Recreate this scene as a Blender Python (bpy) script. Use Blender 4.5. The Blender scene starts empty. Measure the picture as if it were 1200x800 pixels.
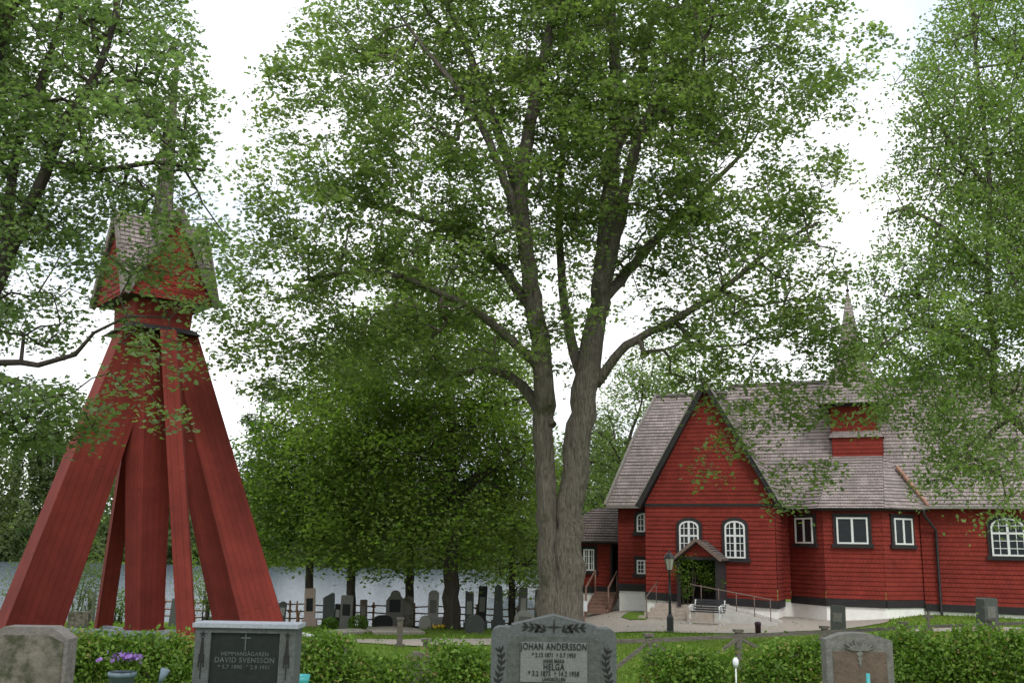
import bpy, math, random
import numpy as np
from mathutils import Vector, Matrix
random.seed(7)
RNG = np.random.default_rng(11)
C = bpy.context.scene.collection
# ------------------------------------------------------------------ camera
FPX = 1167.0
PIT = math.radians(11.7); ROL = math.radians(1.0)
EYE = np.array([0, 0, 1.6])
def ray(x, y):
    a = (x-600)/FPX; b = (400-y)/FPX
    a2 = a*math.cos(ROL)-b*math.sin(ROL); b2 = a*math.sin(ROL)+b*math.cos(ROL)
    return np.array([a2, math.cos(PIT)-b2*math.sin(PIT), math.sin(PIT)+b2*math.cos(PIT)])
def at(x, y, Y):
    d = ray(x, y); return EYE+d*(Y/d[1])
def sstep(t):
    t = np.clip(t, 0, 1); return t*t*(3-2*t)
WATER = -2.75
def terrain(x, y):
    x = np.asarray(x, float); y = np.asarray(y, float)
    zl = np.interp(y, [-50, 9, 14, 20, 28, 36, 45, 50, 54, 60, 188, 205, 260, 400, 1200],
                   [0, 0, -.25, -.75, -1.1, -1.5, -1.95, -2.2, -2.8, -4.2, -5, -2.3, 5, 12, 24])
    zr = np.interp(y, [-50, 9, 14, 20, 28, 34, 60, 75, 110, 160, 300, 1200],
                   [0, 0, -.2, -.7, -1.0, -1.1, -1.1, -1.1, -1.0, 0, 5, 24])
    zr = zr + .32*sstep((x-12.5)/5)*sstep((y-30)/6)*sstep((80-y)/10)
    xe = .5+np.maximum(0, y-45)*.08
    t = sstep((x-xe)/5.0)
    z = zl*(1-t)+zr*t
    z = z + .03*np.sin(x*.9+1)*np.sin(y*.7)*sstep((y-8)/4)
    return z
def gz(x, y): return float(terrain(x, y))
def ground(px, py):
    d = ray(px, py); lo = 3.0
    Y = 3.0
    while Y < 47.5:
        p = EYE+d*(Y/d[1])
        if p[2] < gz(p[0], p[1]): break
        Y += .05
    return EYE+d*(Y/d[1])

cam_d = bpy.data.cameras.new('camera'); cam = bpy.data.objects.new('camera', cam_d); C.objects.link(cam)
cam_d.sensor_width = 36; cam_d.lens = 36*FPX/1200; cam_d.clip_end = 3000; cam_d.clip_start = .05
right0 = Vector((1, 0, 0)); up0 = Vector((0, -math.sin(PIT), math.cos(PIT))); fw = Vector((0, math.cos(PIT), math.sin(PIT)))
rx = right0*math.cos(ROL)+up0*math.sin(ROL); ry = -right0*math.sin(ROL)+up0*math.cos(ROL)
M = Matrix((rx, ry, -fw)).transposed().to_4x4(); M.translation = Vector(EYE)
cam.matrix_world = M
bpy.context.scene.camera = cam

# ------------------------------------------------------------------ world
SUN_DIR = Vector((.22, -.62, .75)).normalized()
sel = math.asin(SUN_DIR.z); saz = math.atan2(SUN_DIR.x, SUN_DIR.y)
w = bpy.data.worlds.new('World'); bpy.context.scene.world = w; w.use_nodes = True
nt = w.node_tree; nt.nodes.clear()
def N(nt, t, **k):
    n = nt.nodes.new(t)
    for a, b in k.items():
        if a in n.bl_rna.properties: setattr(n, a, b)
        else: n.inputs[a].default_value = b
    return n
sky = N(nt, 'ShaderNodeTexSky', sky_type='NISHITA', sun_disc=False, sun_elevation=sel, sun_rotation=saz)
sc_ = N(nt, 'ShaderNodeVectorMath', operation='SCALE'); sc_.inputs['Scale'].default_value = .9
tc = N(nt, 'ShaderNodeTexCoord'); mp = N(nt, 'ShaderNodeMapping'); mp.inputs['Scale'].default_value = (1, 1, 3)
nz = N(nt, 'ShaderNodeTexNoise'); nz.inputs['Scale'].default_value = 2.2; nz.inputs['Detail'].default_value = 5
cr = N(nt, 'ShaderNodeValToRGB')
cr.color_ramp.elements[0].position = .36; cr.color_ramp.elements[0].color = (7.6, 8.6, 10.0, 1)
cr.color_ramp.elements[1].position = .55; cr.color_ramp.elements[1].color = (13.0, 13.1, 13.3, 1)
mx = N(nt, 'ShaderNodeMix', data_type='RGBA'); mx.inputs['Factor'].default_value = .93
bg = N(nt, 'ShaderNodeBackground'); bg.inputs['Strength'].default_value = .1
wo = N(nt, 'ShaderNodeOutputWorld')
L = nt.links.new
L(tc.outputs['Generated'], mp.inputs[0]); L(mp.outputs[0], nz.inputs['Vector']); L(nz.outputs[0], cr.inputs[0])
L(sky.outputs[0], sc_.inputs[0]); L(sc_.outputs[0], mx.inputs['A']); L(cr.outputs[0], mx.inputs['B'])
L(mx.outputs['Result'], bg.inputs[0]); L(bg.outputs[0], wo.inputs[0])
sd = bpy.data.lights.new('sun', 'SUN'); sd.energy = 1.1; sd.angle = math.radians(14); sd.color = (1, .96, .9)
so = bpy.data.objects.new('sun', sd); C.objects.link(so)
so.rotation_euler = SUN_DIR.to_track_quat('Z', 'Y').to_euler()
vs = bpy.context.scene.view_settings
vs.view_transform = 'Standard'; vs.look = 'None'; vs.gamma = 1; vs.use_curve_mapping = False; vs.exposure = 0.38
cy = bpy.context.scene.cycles
cy.max_bounces = 6; cy.diffuse_bounces = 4; cy.transmission_bounces = 4; cy.glossy_bounces = 2; cy.transparent_max_bounces = 4

# ------------------------------------------------------------------ materials
def mat(name, col, rough=.8, spec=.3, var=.25, scale=6, bump=.2, bscale=None, coord='Object', stretch=(1, 1, 1), col2=None, metal=0, patch=None, pscale=1.5, pth=.55, bd=.02):
    m = bpy.data.materials.new(name); m.use_nodes = True; t = m.node_tree; l = t.links.new
    b = t.nodes['Principled BSDF']; b.inputs['Roughness'].default_value = rough
    b.inputs['Specular IOR Level'].default_value = spec; b.inputs['Metallic'].default_value = metal
    tcn = N(t, 'ShaderNodeTexCoord'); mpp = N(t, 'ShaderNodeMapping'); mpp.inputs['Scale'].default_value = stretch
    l(tcn.outputs[coord], mpp.inputs[0])
    n = N(t, 'ShaderNodeTexNoise'); n.inputs['Scale'].default_value = scale; n.inputs['Detail'].default_value = 8; n.inputs['Roughness'].default_value = .65
    l(mpp.outputs[0], n.inputs['Vector'])
    r = N(t, 'ShaderNodeValToRGB'); e = r.color_ramp.elements
    c2 = col2 or tuple(min(1, c*(1+var)) for c in col)
    e[0].position = .3; e[0].color = tuple(c*(1-var) for c in col)+(1,)
    e[1].position = .7; e[1].color = tuple(c2)+(1,)
    l(n.outputs[0], r.inputs[0]); out = r.outputs[0]
    if patch:
        n2 = N(t, 'ShaderNodeTexNoise'); n2.inputs['Scale'].default_value = pscale; n2.inputs['Detail'].default_value = 6
        n2.inputs['Roughness'].default_value = .7
        l(tcn.outputs[coord], n2.inputs['Vector'])
        r2 = N(t, 'ShaderNodeValToRGB'); r2.color_ramp.elements[0].position = pth; r2.color_ramp.elements[1].position = pth+.12
        l(n2.outputs[0], r2.inputs[0])
        mm = N(t, 'ShaderNodeMix', data_type='RGBA'); l(r2.outputs[0], mm.inputs['Factor']); l(out, mm.inputs['A'])
        mm.inputs['B'].default_value = tuple(patch)+(1,); out = mm.outputs['Result']
    l(out, b.inputs['Base Color'])
    if bump:
        bn = N(t, 'ShaderNodeTexNoise'); bn.inputs['Scale'].default_value = bscale or scale*3; bn.inputs['Detail'].default_value = 6
        l(mpp.outputs[0], bn.inputs['Vector'])
        bb = N(t, 'ShaderNodeBump'); bb.inputs['Strength'].default_value = bump; bb.inputs['Distance'].default_value = bd
        l(bn.outputs[0], bb.inputs['Height']); l(bb.outputs[0], b.inputs['Normal'])
    return m
def shingle_mat(name, c1, c2, gap, bw, rh, rough=.85, gapw=.02, patch=None, weather=.3, rot=False):
    """rows of shingles laid out in the surface's own metres (UV)"""
    m = bpy.data.materials.new(name); m.use_nodes = True; t = m.node_tree; l = t.links.new
    b = t.nodes['Principled BSDF']; b.inputs['Roughness'].default_value = rough; b.inputs['Specular IOR Level'].default_value = .2
    tcn = N(t, 'ShaderNodeTexCoord')
    br = N(t, 'ShaderNodeTexBrick'); br.inputs['Scale'].default_value = 1; br.inputs['Brick Width'].default_value = bw
    br.inputs['Row Height'].default_value = rh; br.inputs['Mortar Size'].default_value = gapw; br.inputs['Mortar Smooth'].default_value = .4
    br.inputs['Color1'].default_value = tuple(c1)+(1,); br.inputs['Color2'].default_value = tuple(c2)+(1,); br.inputs['Mortar'].default_value = tuple(gap)+(1,)
    if rot:
        mpr = N(t, 'ShaderNodeMapping'); mpr.inputs['Rotation'].default_value = (0, 0, math.pi/2); l(tcn.outputs['UV'], mpr.inputs[0]); l(mpr.outputs[0], br.inputs['Vector'])
    else: l(tcn.outputs['UV'], br.inputs['Vector'])
    n = N(t, 'ShaderNodeTexNoise'); n.inputs['Scale'].default_value = 1.1; n.inputs['Detail'].default_value = 8; n.inputs['Roughness'].default_value = .7
    l(tcn.outputs['Object'], n.inputs['Vector'])
    r = N(t, 'ShaderNodeValToRGB'); r.color_ramp.elements[0].position = .3; r.color_ramp.elements[1].position = .7
    k = 1-weather
    r.color_ramp.elements[0].color = (k, k, k, 1); r.color_ramp.elements[1].color = (1.15, 1.12, 1.1, 1)
    l(n.outputs[0], r.inputs[0])
    mm = N(t, 'ShaderNodeMix', data_type='RGBA', blend_type='MULTIPLY'); mm.inputs['Factor'].default_value = 1
    l(br.outputs[0], mm.inputs['A']); l(r.outputs[0], mm.inputs['B']); out = mm.outputs['Result']
    if patch:
        n2 = N(t, 'ShaderNodeTexNoise'); n2.inputs['Scale'].default_value = 2.5; n2.inputs['Detail'].default_value = 7
        l(tcn.outputs['Object'], n2.inputs['Vector'])
        r2 = N(t, 'ShaderNodeValToRGB'); r2.color_ramp.elements[0].position = .56; r2.color_ramp.elements[1].position = .75
        l(n2.outputs[0], r2.inputs[0])
        m2 = N(t, 'ShaderNodeMix', data_type='RGBA'); l(r2.outputs[0], m2.inputs['Factor']); l(out, m2.inputs['A'])
        m2.inputs['B'].default_value = tuple(patch)+(1,); out = m2.outputs['Result']
    l(out, b.inputs['Base Color'])
    bb = N(t, 'ShaderNodeBump'); bb.inputs['Strength'].default_value = .6; bb.inputs['Distance'].default_value = .02; bb.invert = True
    l(br.outputs['Fac'], bb.inputs['Height']); l(bb.outputs[0], b.inputs['Normal'])
    return m
def leaf_mat(name, stops, trans=.35, tcol=1.5, rough=.55):
    m = bpy.data.materials.new(name); m.use_nodes = True; t = m.node_tree; l = t.links.new
    b = t.nodes['Principled BSDF']; b.inputs['Roughness'].default_value = rough; b.inputs['Specular IOR Level'].default_value = .25
    a = N(t, 'ShaderNodeAttribute', attribute_name='tint')
    r = N(t, 'ShaderNodeValToRGB'); els = r.color_ramp.elements
    els[0].position = stops[0][0]; els[0].color = stops[0][1]+(1,)
    els[1].position = stops[-1][0]; els[1].color = stops[-1][1]+(1,)
    for p, c in stops[1:-1]:
        e = els.new(p); e.color = c+(1,)
    l(a.outputs['Fac'], r.inputs[0]); l(r.outputs[0], b.inputs['Base Color'])
    tr = N(t, 'ShaderNodeBsdfTranslucent')
    sc2 = N(t, 'ShaderNodeMix', data_type='RGBA', blend_type='MULTIPLY'); sc2.inputs['Factor'].default_value = 1
    sc2.inputs['B'].default_value = (tcol*1.0, tcol*1.25, tcol*.5, 1)
    l(r.outputs[0], sc2.inputs['A']); l(sc2.outputs['Result'], tr.inputs[0])
    ms = N(t, 'ShaderNodeMixShader'); ms.inputs[0].default_value = trans
    l(b.outputs[0], ms.inputs[1]); l(tr.outputs[0], ms.inputs[2]); l(ms.outputs[0], t.nodes['Material Output'].inputs[0])
    return m

RED = (.27, .032, .022)
M_wall = shingle_mat('red_shingle', (.265, .040, .029), (.225, .033, .025), (.14, .022, .018), .16, .18, gapw=.008, weather=.30, patch=(.205, .036, .029))
#M_board0 = mat('red_board', (.165, .028, .023), .8, .25, .25, 1.0, .7, 6, 'UV', (11, .25, 1), bd=.015, patch=(.125, .026, .022), pscale=1.2, pth=.5)
M_board = shingle_mat('red_board', (.235, .040, .031), (.190, .034, .027), (.11, .020, .017), 8.3, .19, gapw=.005, weather=.3, rot=True)
M_roof = shingle_mat('grey_shingle', (.38, .325, .315), (.26, .22, .21), (.15, .13, .125), .14, .2, gapw=.009, weather=.3, patch=(.20, .185, .165))
M_roofd = shingle_mat('dark_shingle', (.21, .175, .165), (.13, .11, .10), (.05, .04, .04), .14, .2, gapw=.014, weather=.35)
M_tar = mat('tarred_board', (.022, .020, .021), .7, .4, .3, 5, .3)
M_white = mat('white_paint', (.75, .76, .76), .5, .4, .04, 8, .05)
M_glass = mat('window_glass', (.016, .018, .022), .2, .35, .3, 3, .03, 1.5, bd=.05)
M_lime = mat('limewash', (.90, .885, .85), .9, .2, .07, 4, .5, 9, patch=(.48, .39, .32), pscale=.8, pth=.64)
M_stonewall = mat('rubble', (.30, .26, .23), .95, .2, .35, 4, .8, 7)
M_granite = mat('grey_granite', (.090, .098, .098), .85, .2, .3, 60, .3, 120, patch=(.062, .066, .058), pscale=2.5)
M_plate = mat('plate_granite', (.15, .155, .15), .8, .25, .2, 60, .2, 120, patch=(.11, .11, .10), pscale=3)
M_granite_m = mat('mid_granite', (.145, .142, .13), .85, .2, .35, 20, .4, 50, patch=(.12, .125, .10), pscale=4)
M_granite_l = mat('light_granite', (.27, .265, .245), .8, .3, .2, 30, .25, 60, patch=(.22, .22, .17), pscale=5)
M_granite_d = mat('dark_granite', (.058, .062, .058), .5, .45, .4, 30, .15, 60, patch=(.13, .14, .11), pscale=4, pth=.58)
M_black = mat('black_stone', (.012, .015, .014), .5, .25, .3, 20, .05)
M_lettering = mat('cut_letter', (.02, .02, .02), .8, .2, .2, 20, 0)
M_gilt = mat('grey_letter', (.075, .085, .08), .6, .3, .2, 20, 0)
M_pink = mat('pink_granite', (.42, .31, .27), .8, .3, .2, 30, .3, 60)
M_lichen = mat('lichen_stone', (.14, .125, .105), .95, .15, .4, 9, .7, 30, patch=(.055, .058, .035), pscale=5.5, pth=.47, bd=.01)
M_lichen_rim = mat('pale_rim', (.165, .148, .14), .95, .15, .25, 14, .6, 40, patch=(.12, .115, .09), pscale=7)
M_brownstone = mat('brown_face', (.115, .085, .065), .85, .2, .3, 8, .4, 30, patch=(.08, .078, .055), pscale=6)
M_bark = mat('bark', (.15, .13, .108), .98, .1, .5, 2.2, 1.0, 3.2, 'Object', (9, 9, 1.3), patch=(.060, .062, .032), pscale=.9, pth=.56, bd=.10)
M_barkd = mat('dark_bark', (.06, .05, .042), .95, .15, .4, 3.0, .9, 5, 'Object', (3, 3, .8), bd=.05)
M_birch = mat('birch_bark', (.55, .53, .48), .8, .2, .3, 2.0, .3, 8, 'Object', (1, 1, 3), patch=(.08, .07, .06), pscale=3)
M_oldwood = mat('old_wood', (.13, .115, .10), .9, .2, .4, 6, .6, 20, 'Object', (1, 1, 4), patch=(.09, .1, .05), pscale=5)
M_brownwood = mat('brown_wood', (.20, .11, .065), .85, .2, .3, 6, .4, 20)
M_stepwood = mat('step_wood', (.25, .15, .12), .85, .2, .2, 6, .3, 20)
M_iron = mat('black_iron', (.012, .013, .014), .45, .5, .2, 10, .1)
M_rust = mat('rusty_rail', (.17, .12, .10), .7, .3, .3, 20, .2)
M_whiteiron = mat('white_iron', (.62, .63, .62), .5, .4, .08, 12, .1)
M_slat = mat('dark_slat', (.035, .037, .042), .6, .4, .3, 10, .2)
M_gravel = mat('gravel', (.29, .25, .21), 1, .1, .22, 30, .8, 60, col2=(.47, .42, .36), patch=(.30, .28, .24), pscale=.35, pth=.5)
M_step = mat('stone_step', (.40, .34, .29), .95, .2, .2, 5, .4, 20)
M_concrete = mat('concrete', (.50, .49, .46), .95, .2, .15, 5, .3, 20)
M_sill = mat('grey_sill', (.22, .25, .29), .6, .4, .2, 5, .2)
M_milk = mat('lantern_glass', (.45, .43, .36), .25, .5, .1, 5, 0)
M_teal = mat('teal_plastic', (.04, .30, .30), .4, .4, .1, 5, 0)
M_potgrey = mat('grey_pot', (.13, .18, .22), .6, .4, .15, 12, .15)
M_purple = mat('purple_petal', (.22, .12, .36), .8, .2, .35, 30, 0)
M_yellow = mat('yellow_petal', (.75, .50, .04), .8, .2, .2, 30, 0)
M_petalw = mat('white_petal', (.75, .75, .72), .8, .2, .1, 30, 0)
M_orange = mat('ridge_tile', (.30, .165, .12), .85, .2, .3, 9, .4)
M_signwhite = mat('sign_white', (.7, .72, .74), .5, .4, .05, 5, 0)
M_cream = mat('cream_plastic', (.62, .58, .36), .5, .4, .05, 5, 0)

LM_maple = leaf_mat('maple_leaf', [(0, (0.085, 0.118, 0.046)), (.45, (0.141, 0.184, 0.076)), (.8, (0.210, 0.251, 0.110)), (1, (0.284, 0.318, 0.150))], .5, 1.5)
LM_dark = leaf_mat('shade_leaf', [(0, (0.076, 0.112, 0.029)), (.5, (0.135, 0.184, 0.046)), (1, (0.205, 0.263, 0.067))], .5, 1.6)
LM_light = leaf_mat('ash_leaf', [(0, (0.114, 0.160, 0.057)), (.5, (0.179, 0.239, 0.088)), (1, (0.282, 0.340, 0.145))], .5, 1.5)
LM_left = leaf_mat('elm_leaf', [(0, (0.098, 0.136, 0.069)), (.5, (0.160, 0.207, 0.110)), (1, (0.232, 0.276, 0.159))], .5, 1.5)
LM_hedge = leaf_mat('hedge_leaf', [(0, (0.049, 0.095, 0.013)), (.5, (0.097, 0.174, 0.025)), (.93, (0.173, 0.268, 0.040)), (1, (0.238, 0.190, 0.068))], .35, 1.3)
LM_far = leaf_mat('far_leaf', [(0, (0.075, 0.102, 0.048)), (.5, (0.114, 0.146, 0.063)), (1, (0.158, 0.190, 0.084))], .5, 1.4)
LM_bluefar = leaf_mat('conifer_leaf', [(0, (.035, .06, .03)), (.5, (.05, .085, .04)), (1, (.08, .11, .05))], .25, 1.2)
LM_vine = leaf_mat('vine_leaf', [(0, (.05, .10, .015)), (.5, (.10, .17, .02)), (1, (.17, .24, .04))], .4, 1.4)
LM_grass = leaf_mat('grass_blade', [(0, (.085, .15, .018)), (.5, (.13, .20, .03)), (1, (.20, .26, .06))], .35, 1.2)

def ground_mat():
    m = bpy.data.materials.new('grass_ground'); m.use_nodes = True; t = m.node_tree; l = t.links.new
    b = t.nodes['Principled BSDF']; b.inputs['Roughness'].default_value = 1; b.inputs['Specular IOR Level'].default_value = .1
    tcn = N(t, 'ShaderNodeTexCoord')
    n1 = N(t, 'ShaderNodeTexNoise'); n1.inputs['Scale'].default_value = .35; n1.inputs['Detail'].default_value = 8; n1.inputs['Roughness'].default_value = .7
    n2 = N(t, 'ShaderNodeTexNoise'); n2.inputs['Scale'].default_value = 9; n2.inputs['Detail'].default_value = 6; n2.inputs['Roughness'].default_value = .8
    l(tcn.outputs['Object'], n1.inputs['Vector']); l(tcn.outputs['Object'], n2.inputs['Vector'])
    ad = N(t, 'ShaderNodeMath', operation='ADD'); l(n1.outputs[0], ad.inputs[0]); l(n2.outputs[0], ad.inputs[1])
    hf = N(t, 'ShaderNodeMath', operation='MULTIPLY'); hf.inputs[1].default_value = .5; l(ad.outputs[0], hf.inputs[0])
    r = N(t, 'ShaderNodeValToRGB'); e = r.color_ramp.elements
    e[0].position = .36; e[0].color = (.065, .12, .015, 1); e[1].position = .64; e[1].color = (.20, .26, .05, 1)
    x = e.new(.5); x.color = (.12, .20, .026, 1)
    l(hf.outputs[0], r.inputs[0]); l(r.outputs[0], b.inputs['Base Color'])
    bb = N(t, 'ShaderNodeBump'); bb.inputs['Strength'].default_value = .8; bb.inputs['Distance'].default_value = .06
    l(n2.outputs[0], bb.inputs['Height']); l(bb.outputs[0], b.inputs['Normal'])
    return m
M_ground = ground_mat()
def water_mat():
    m = bpy.data.materials.new('lake_water'); m.use_nodes = True; t = m.node_tree; l = t.links.new
    b = t.nodes['Principled BSDF']; b.inputs['Base Color'].default_value = (.12, .15, .19, 1); b.inputs['Specular IOR Level'].default_value = .34
    b.inputs['Roughness'].default_value = .12; b.inputs['IOR'].default_value = 1.33
    tcn = N(t, 'ShaderNodeTexCoord'); mpp = N(t, 'ShaderNodeMapping'); mpp.inputs['Scale'].default_value = (1, 2.2, 1)
    n = N(t, 'ShaderNodeTexNoise'); n.inputs['Scale'].default_value = 1.4; n.inputs['Detail'].default_value = 4
    l(tcn.outputs['Object'], mpp.inputs[0]); l(mpp.outputs[0], n.inputs['Vector'])
    bb = N(t, 'ShaderNodeBump'); bb.inputs['Strength'].default_value = .6; bb.inputs['Distance'].default_value = .12
    l(n.outputs[0], bb.inputs['Height']); l(bb.outputs[0], b.inputs['Normal'])
    return m
M_water = water_mat()

# ------------------------------------------------------------------ mesh building
class MB:
    def __init__(s, off=(0, 0, 0)):
        s.v = []; s.f = []; s.ax = []; s.off = Vector(off); s.smooth = []
    def face(s, pts, axis=None, sm=False):
        i = len(s.v); s.v += [Vector(p)+s.off for p in pts]; s.f.append(list(range(i, i+len(pts)))); s.ax.append(axis); s.smooth.append(sm)
    def box(s, c, d, rz=0, axis=None, M=None, taper=1.0):
        c = Vector(c); hx, hy, hz = d[0]/2, d[1]/2, d[2]/2
        R = Matrix.Rotation(rz, 3, 'Z') if M is None else M
        P = []
        for z in (-1, 1):
            k = taper if z > 0 else 1
            for a, b in ((-1, -1), (1, -1), (1, 1), (-1, 1)): P.append(c+R@Vector((a*hx*k, b*hy*k, z*hz)))
        s.hexa(P, axis)
    def hexa(s, P, axis=None):
        for q in ((3, 2, 1, 0), (4, 5, 6, 7), (0, 1, 5, 4), (1, 2, 6, 5), (2, 3, 7, 6), (3, 0, 4, 7)):
            s.face([P[k] for k in q], axis)
    def beam(s, a, b, w, h=None, up=Vector((0, 0, 1))):
        a = Vector(a); b = Vector(b); h = h or w; d = (b-a).normalized()
        x = d.cross(up); x = x.normalized() if x.length > 1e-4 else Vector((1, 0, 0)); y = x.cross(d)
        P = [p+x*i*w/2+y*j*h/2 for p in (a, b) for i, j in ((-1, -1), (1, -1), (1, 1), (-1, 1))]
        s.hexa(P, d)
    def prism(s, prof, y0, y1, T=None):
        """2D outline (x,z) given a thickness from y0 to y1"""
        T = T or Matrix.Identity(4)
        A = [T@Vector((x, y0, z)) for x, z in prof]; B = [T@Vector((x, y1, z)) for x, z in prof]
        n = len(prof); s.face(A); s.face(B[::-1])
        for i in range(n): s.face([A[(i+1) % n], A[i], B[i], B[(i+1) % n]])
    def tube(s, pts, rad, k=8, sm=True, cap=True):
        pts = [Vector(p) for p in pts]; n = len(pts)
        if not hasattr(rad, '__len__'): rad = [rad]*n
        base = len(s.v); ref = None
        for i, p in enumerate(pts):
            d = (pts[min(i+1, n-1)]-pts[max(i-1, 0)]).normalized()
            if ref is None: ref = d.orthogonal().normalized()
            ref = (ref-d*ref.dot(d)).normalized(); y = d.cross(ref)
            for j in range(k):
                a = 2*math.pi*j/k
                s.v.append(p+(ref*math.cos(a)+y*math.sin(a))*rad[i]+s.off)
        for i in range(n-1):
            for j in range(k):
                s.f.append([base+i*k+j, base+i*k+(j+1) % k, base+(i+1)*k+(j+1) % k, base+(i+1)*k+j]); s.ax.append(None); s.smooth.append(sm)
        if cap:
            s.f.append([base+j for j in range(k)][::-1]); s.ax.append(None); s.smooth.append(False)
            s.f.append([base+(n-1)*k+j for j in range(k)]); s.ax.append(None); s.smooth.append(False)
    def lathe(s, prof, c=(0, 0, 0), k=16, sm=True):
        c = Vector(c); base = len(s.v)
        for r, z in prof:
            for j in range(k):
                a = 2*math.pi*(j+.5)/k; s.v.append(c+Vector((r*math.cos(a), r*math.sin(a), z))+s.off)
        for i in range(len(prof)-1):
            for j in range(k):
                s.f.append([base+i*k+j, base+i*k+(j+1) % k, base+(i+1)*k+(j+1) % k, base+(i+1)*k+j]); s.ax.append(None); s.smooth.append(sm)
        s.f.append([base+j for j in range(k)][::-1]); s.ax.append(None); s.smooth.append(False)
        s.f.append([base+(len(prof)-1)*k+j for j in range(k)]); s.ax.append(None); s.smooth.append(False)
    def courses(s, poly, step, lift, wav=.0):
        """overlapping rows of shingles on a flat convex polygon (outward = counterclockwise)"""
        poly = [Vector(p) for p in poly]
        n = Vector((0, 0, 0))
        for i in range(len(poly)):
            a, b = poly[i], poly[(i+1) % len(poly)]
            n += a.cross(b)
        n.normalize()
        h = Vector((0, 0, 1)).cross(n); h = h.normalized() if h.length > 1e-4 else Vector((1, 0, 0)); t = n.cross(h)
        if t.z < 0: t = -t; h = -h
        o = poly[0]; pp = [((p-o).dot(h), p.z/max(t.z, 1e-3)) for p in poly]; dn = n
        def clip(P, lim, keep_above):
            out = []
            for i in range(len(P)):
                a, b = P[i], P[(i+1) % len(P)]
                ia = (a[1] >= lim) if keep_above else (a[1] <= lim); ib = (b[1] >= lim) if keep_above else (b[1] <= lim)
                if ia: out.append(a)
                if ia != ib:
                    k = (lim-a[1])/(b[1]-a[1]); out.append((a[0]+(b[0]-a[0])*k, lim))
            return out
        t0 = math.floor(min(p[1] for p in pp)/step)*step; t1 = max(p[1] for p in pp); ot = o.z/max(t.z, 1e-3)
        while t0 < t1-1e-5:
            P = clip(clip(pp, t0, True), t0+step, False)
            if len(P) >= 3:
                lf = lift*random.uniform(.8, 1.2)
                pts = [o+h*x+t*(y-ot)+n*(lf*(1-(y-t0)/step)+.003) for x, y in P]
                s.face(pts)
                lo = [i for i, q in enumerate(P) if abs(q[1]-t0) < 1e-6]
                if len(lo) == 2:
                    a, b = pts[lo[0]], pts[lo[1]]
                    s.face([b, a, a-n*(lf+.01), b-n*(lf+.01)])
            t0 += step
    def build(s, name, m, parent=None, loc=None, bevel=0, recalc=False):
        me = bpy.data.meshes.new(name)
        me.from_pydata([tuple(v) for v in s.v], [], s.f)
        me.materials.append(m)
        uv = me.uv_layers.new(name='UVMap'); data = np.zeros(len(me.loops)*2)
        k = 0
        for fi, f in enumerate(s.f):
            p = [s.v[i] for i in f]
            nn = Vector((0, 0, 0))
            for i in range(len(p)): nn += p[i].cross(p[(i+1) % len(p)]) if i else p[-1].cross(p[0])*0+p[0].cross(p[1])
            nn = (p[1]-p[0]).cross(p[-1]-p[0])
            nn = nn.normalized() if nn.length > 1e-9 else Vector((0, 0, 1))
            ax = s.ax[fi]
            if ax is not None:
                t = Vector(ax); t = t-nn*t.dot(nn)
                t = t.normalized() if t.length > 1e-3 else nn.orthogonal().normalized()
                hh = t.cross(nn); ou = [(q.dot(hh), q.dot(t)) for q in p]
            else:
                hh = Vector((0, 0, 1)).cross(nn)
                if hh.length < 1e-3: ou = [(q.x, q.y) for q in p]
                else:
                    hh.normalize(); t = nn.cross(hh)
                    if abs(t.z) < .05: ou = [(q.dot(hh), q.dot(t)) for q in p]
                    else: ou = [(q.dot(hh), q.z/t.z-.002) for q in p]
            for a, b in ou: data[k] = a; data[k+1] = b; k += 2
        uv.data.foreach_set('uv', data)
        me.polygons.foreach_set('use_smooth', s.smooth)
        me.update()
        o = bpy.data.objects.new(name, me); C.objects.link(o)
        if parent: o.parent = parent
        if loc is not None: o.location = loc
        if bevel:
            b = o.modifiers.new('bevel', 'BEVEL'); b.width = bevel; b.segments = 2; b.limit_method = 'ANGLE'; b.angle_limit = .6
        return o
def tag(o, label=None, cat=None, group=None, kind=None):
    if label: o['label'] = label
    if cat: o['category'] = cat
    if group: o['group'] = group
    if kind: o['kind'] = kind
    return o
def thing(name, label, cat, loc=(0, 0, 0), rz=0, group=None):
    o = bpy.data.objects.new(name, None); C.objects.link(o); o.location = loc; o.rotation_euler = (0, 0, rz); o.empty_display_size = .2
    return tag(o, label, cat, group)
def big_mesh(name, V, F, k, m, parent=None, tint=None, loc=None):
    """numpy mesh of equal k-sided faces"""
    me = bpy.data.meshes.new(name); nv = len(V); nf = len(F)
    me.vertices.add(nv); me.vertices.foreach_set('co', np.asarray(V, np.float32).ravel())
    me.loops.add(nf*k); me.loops.foreach_set('vertex_index', np.asarray(F, np.int32).ravel())
    me.polygons.add(nf); me.polygons.foreach_set('loop_start', np.arange(0, nf*k, k, dtype=np.int32))
    me.polygons.foreach_set('loop_total', np.full(nf, k, np.int32))
    me.update(calc_edges=True); me.validate()
    if tint is not None:
        a = me.attributes.new('tint', 'FLOAT', 'FACE'); a.data.foreach_set('value', np.asarray(tint, np.float32))
    me.materials.append(m)
    o = bpy.data.objects.new(name, me); C.objects.link(o)
    if parent: o.parent = parent
    if loc is not None: o.location = loc
    return o

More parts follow.
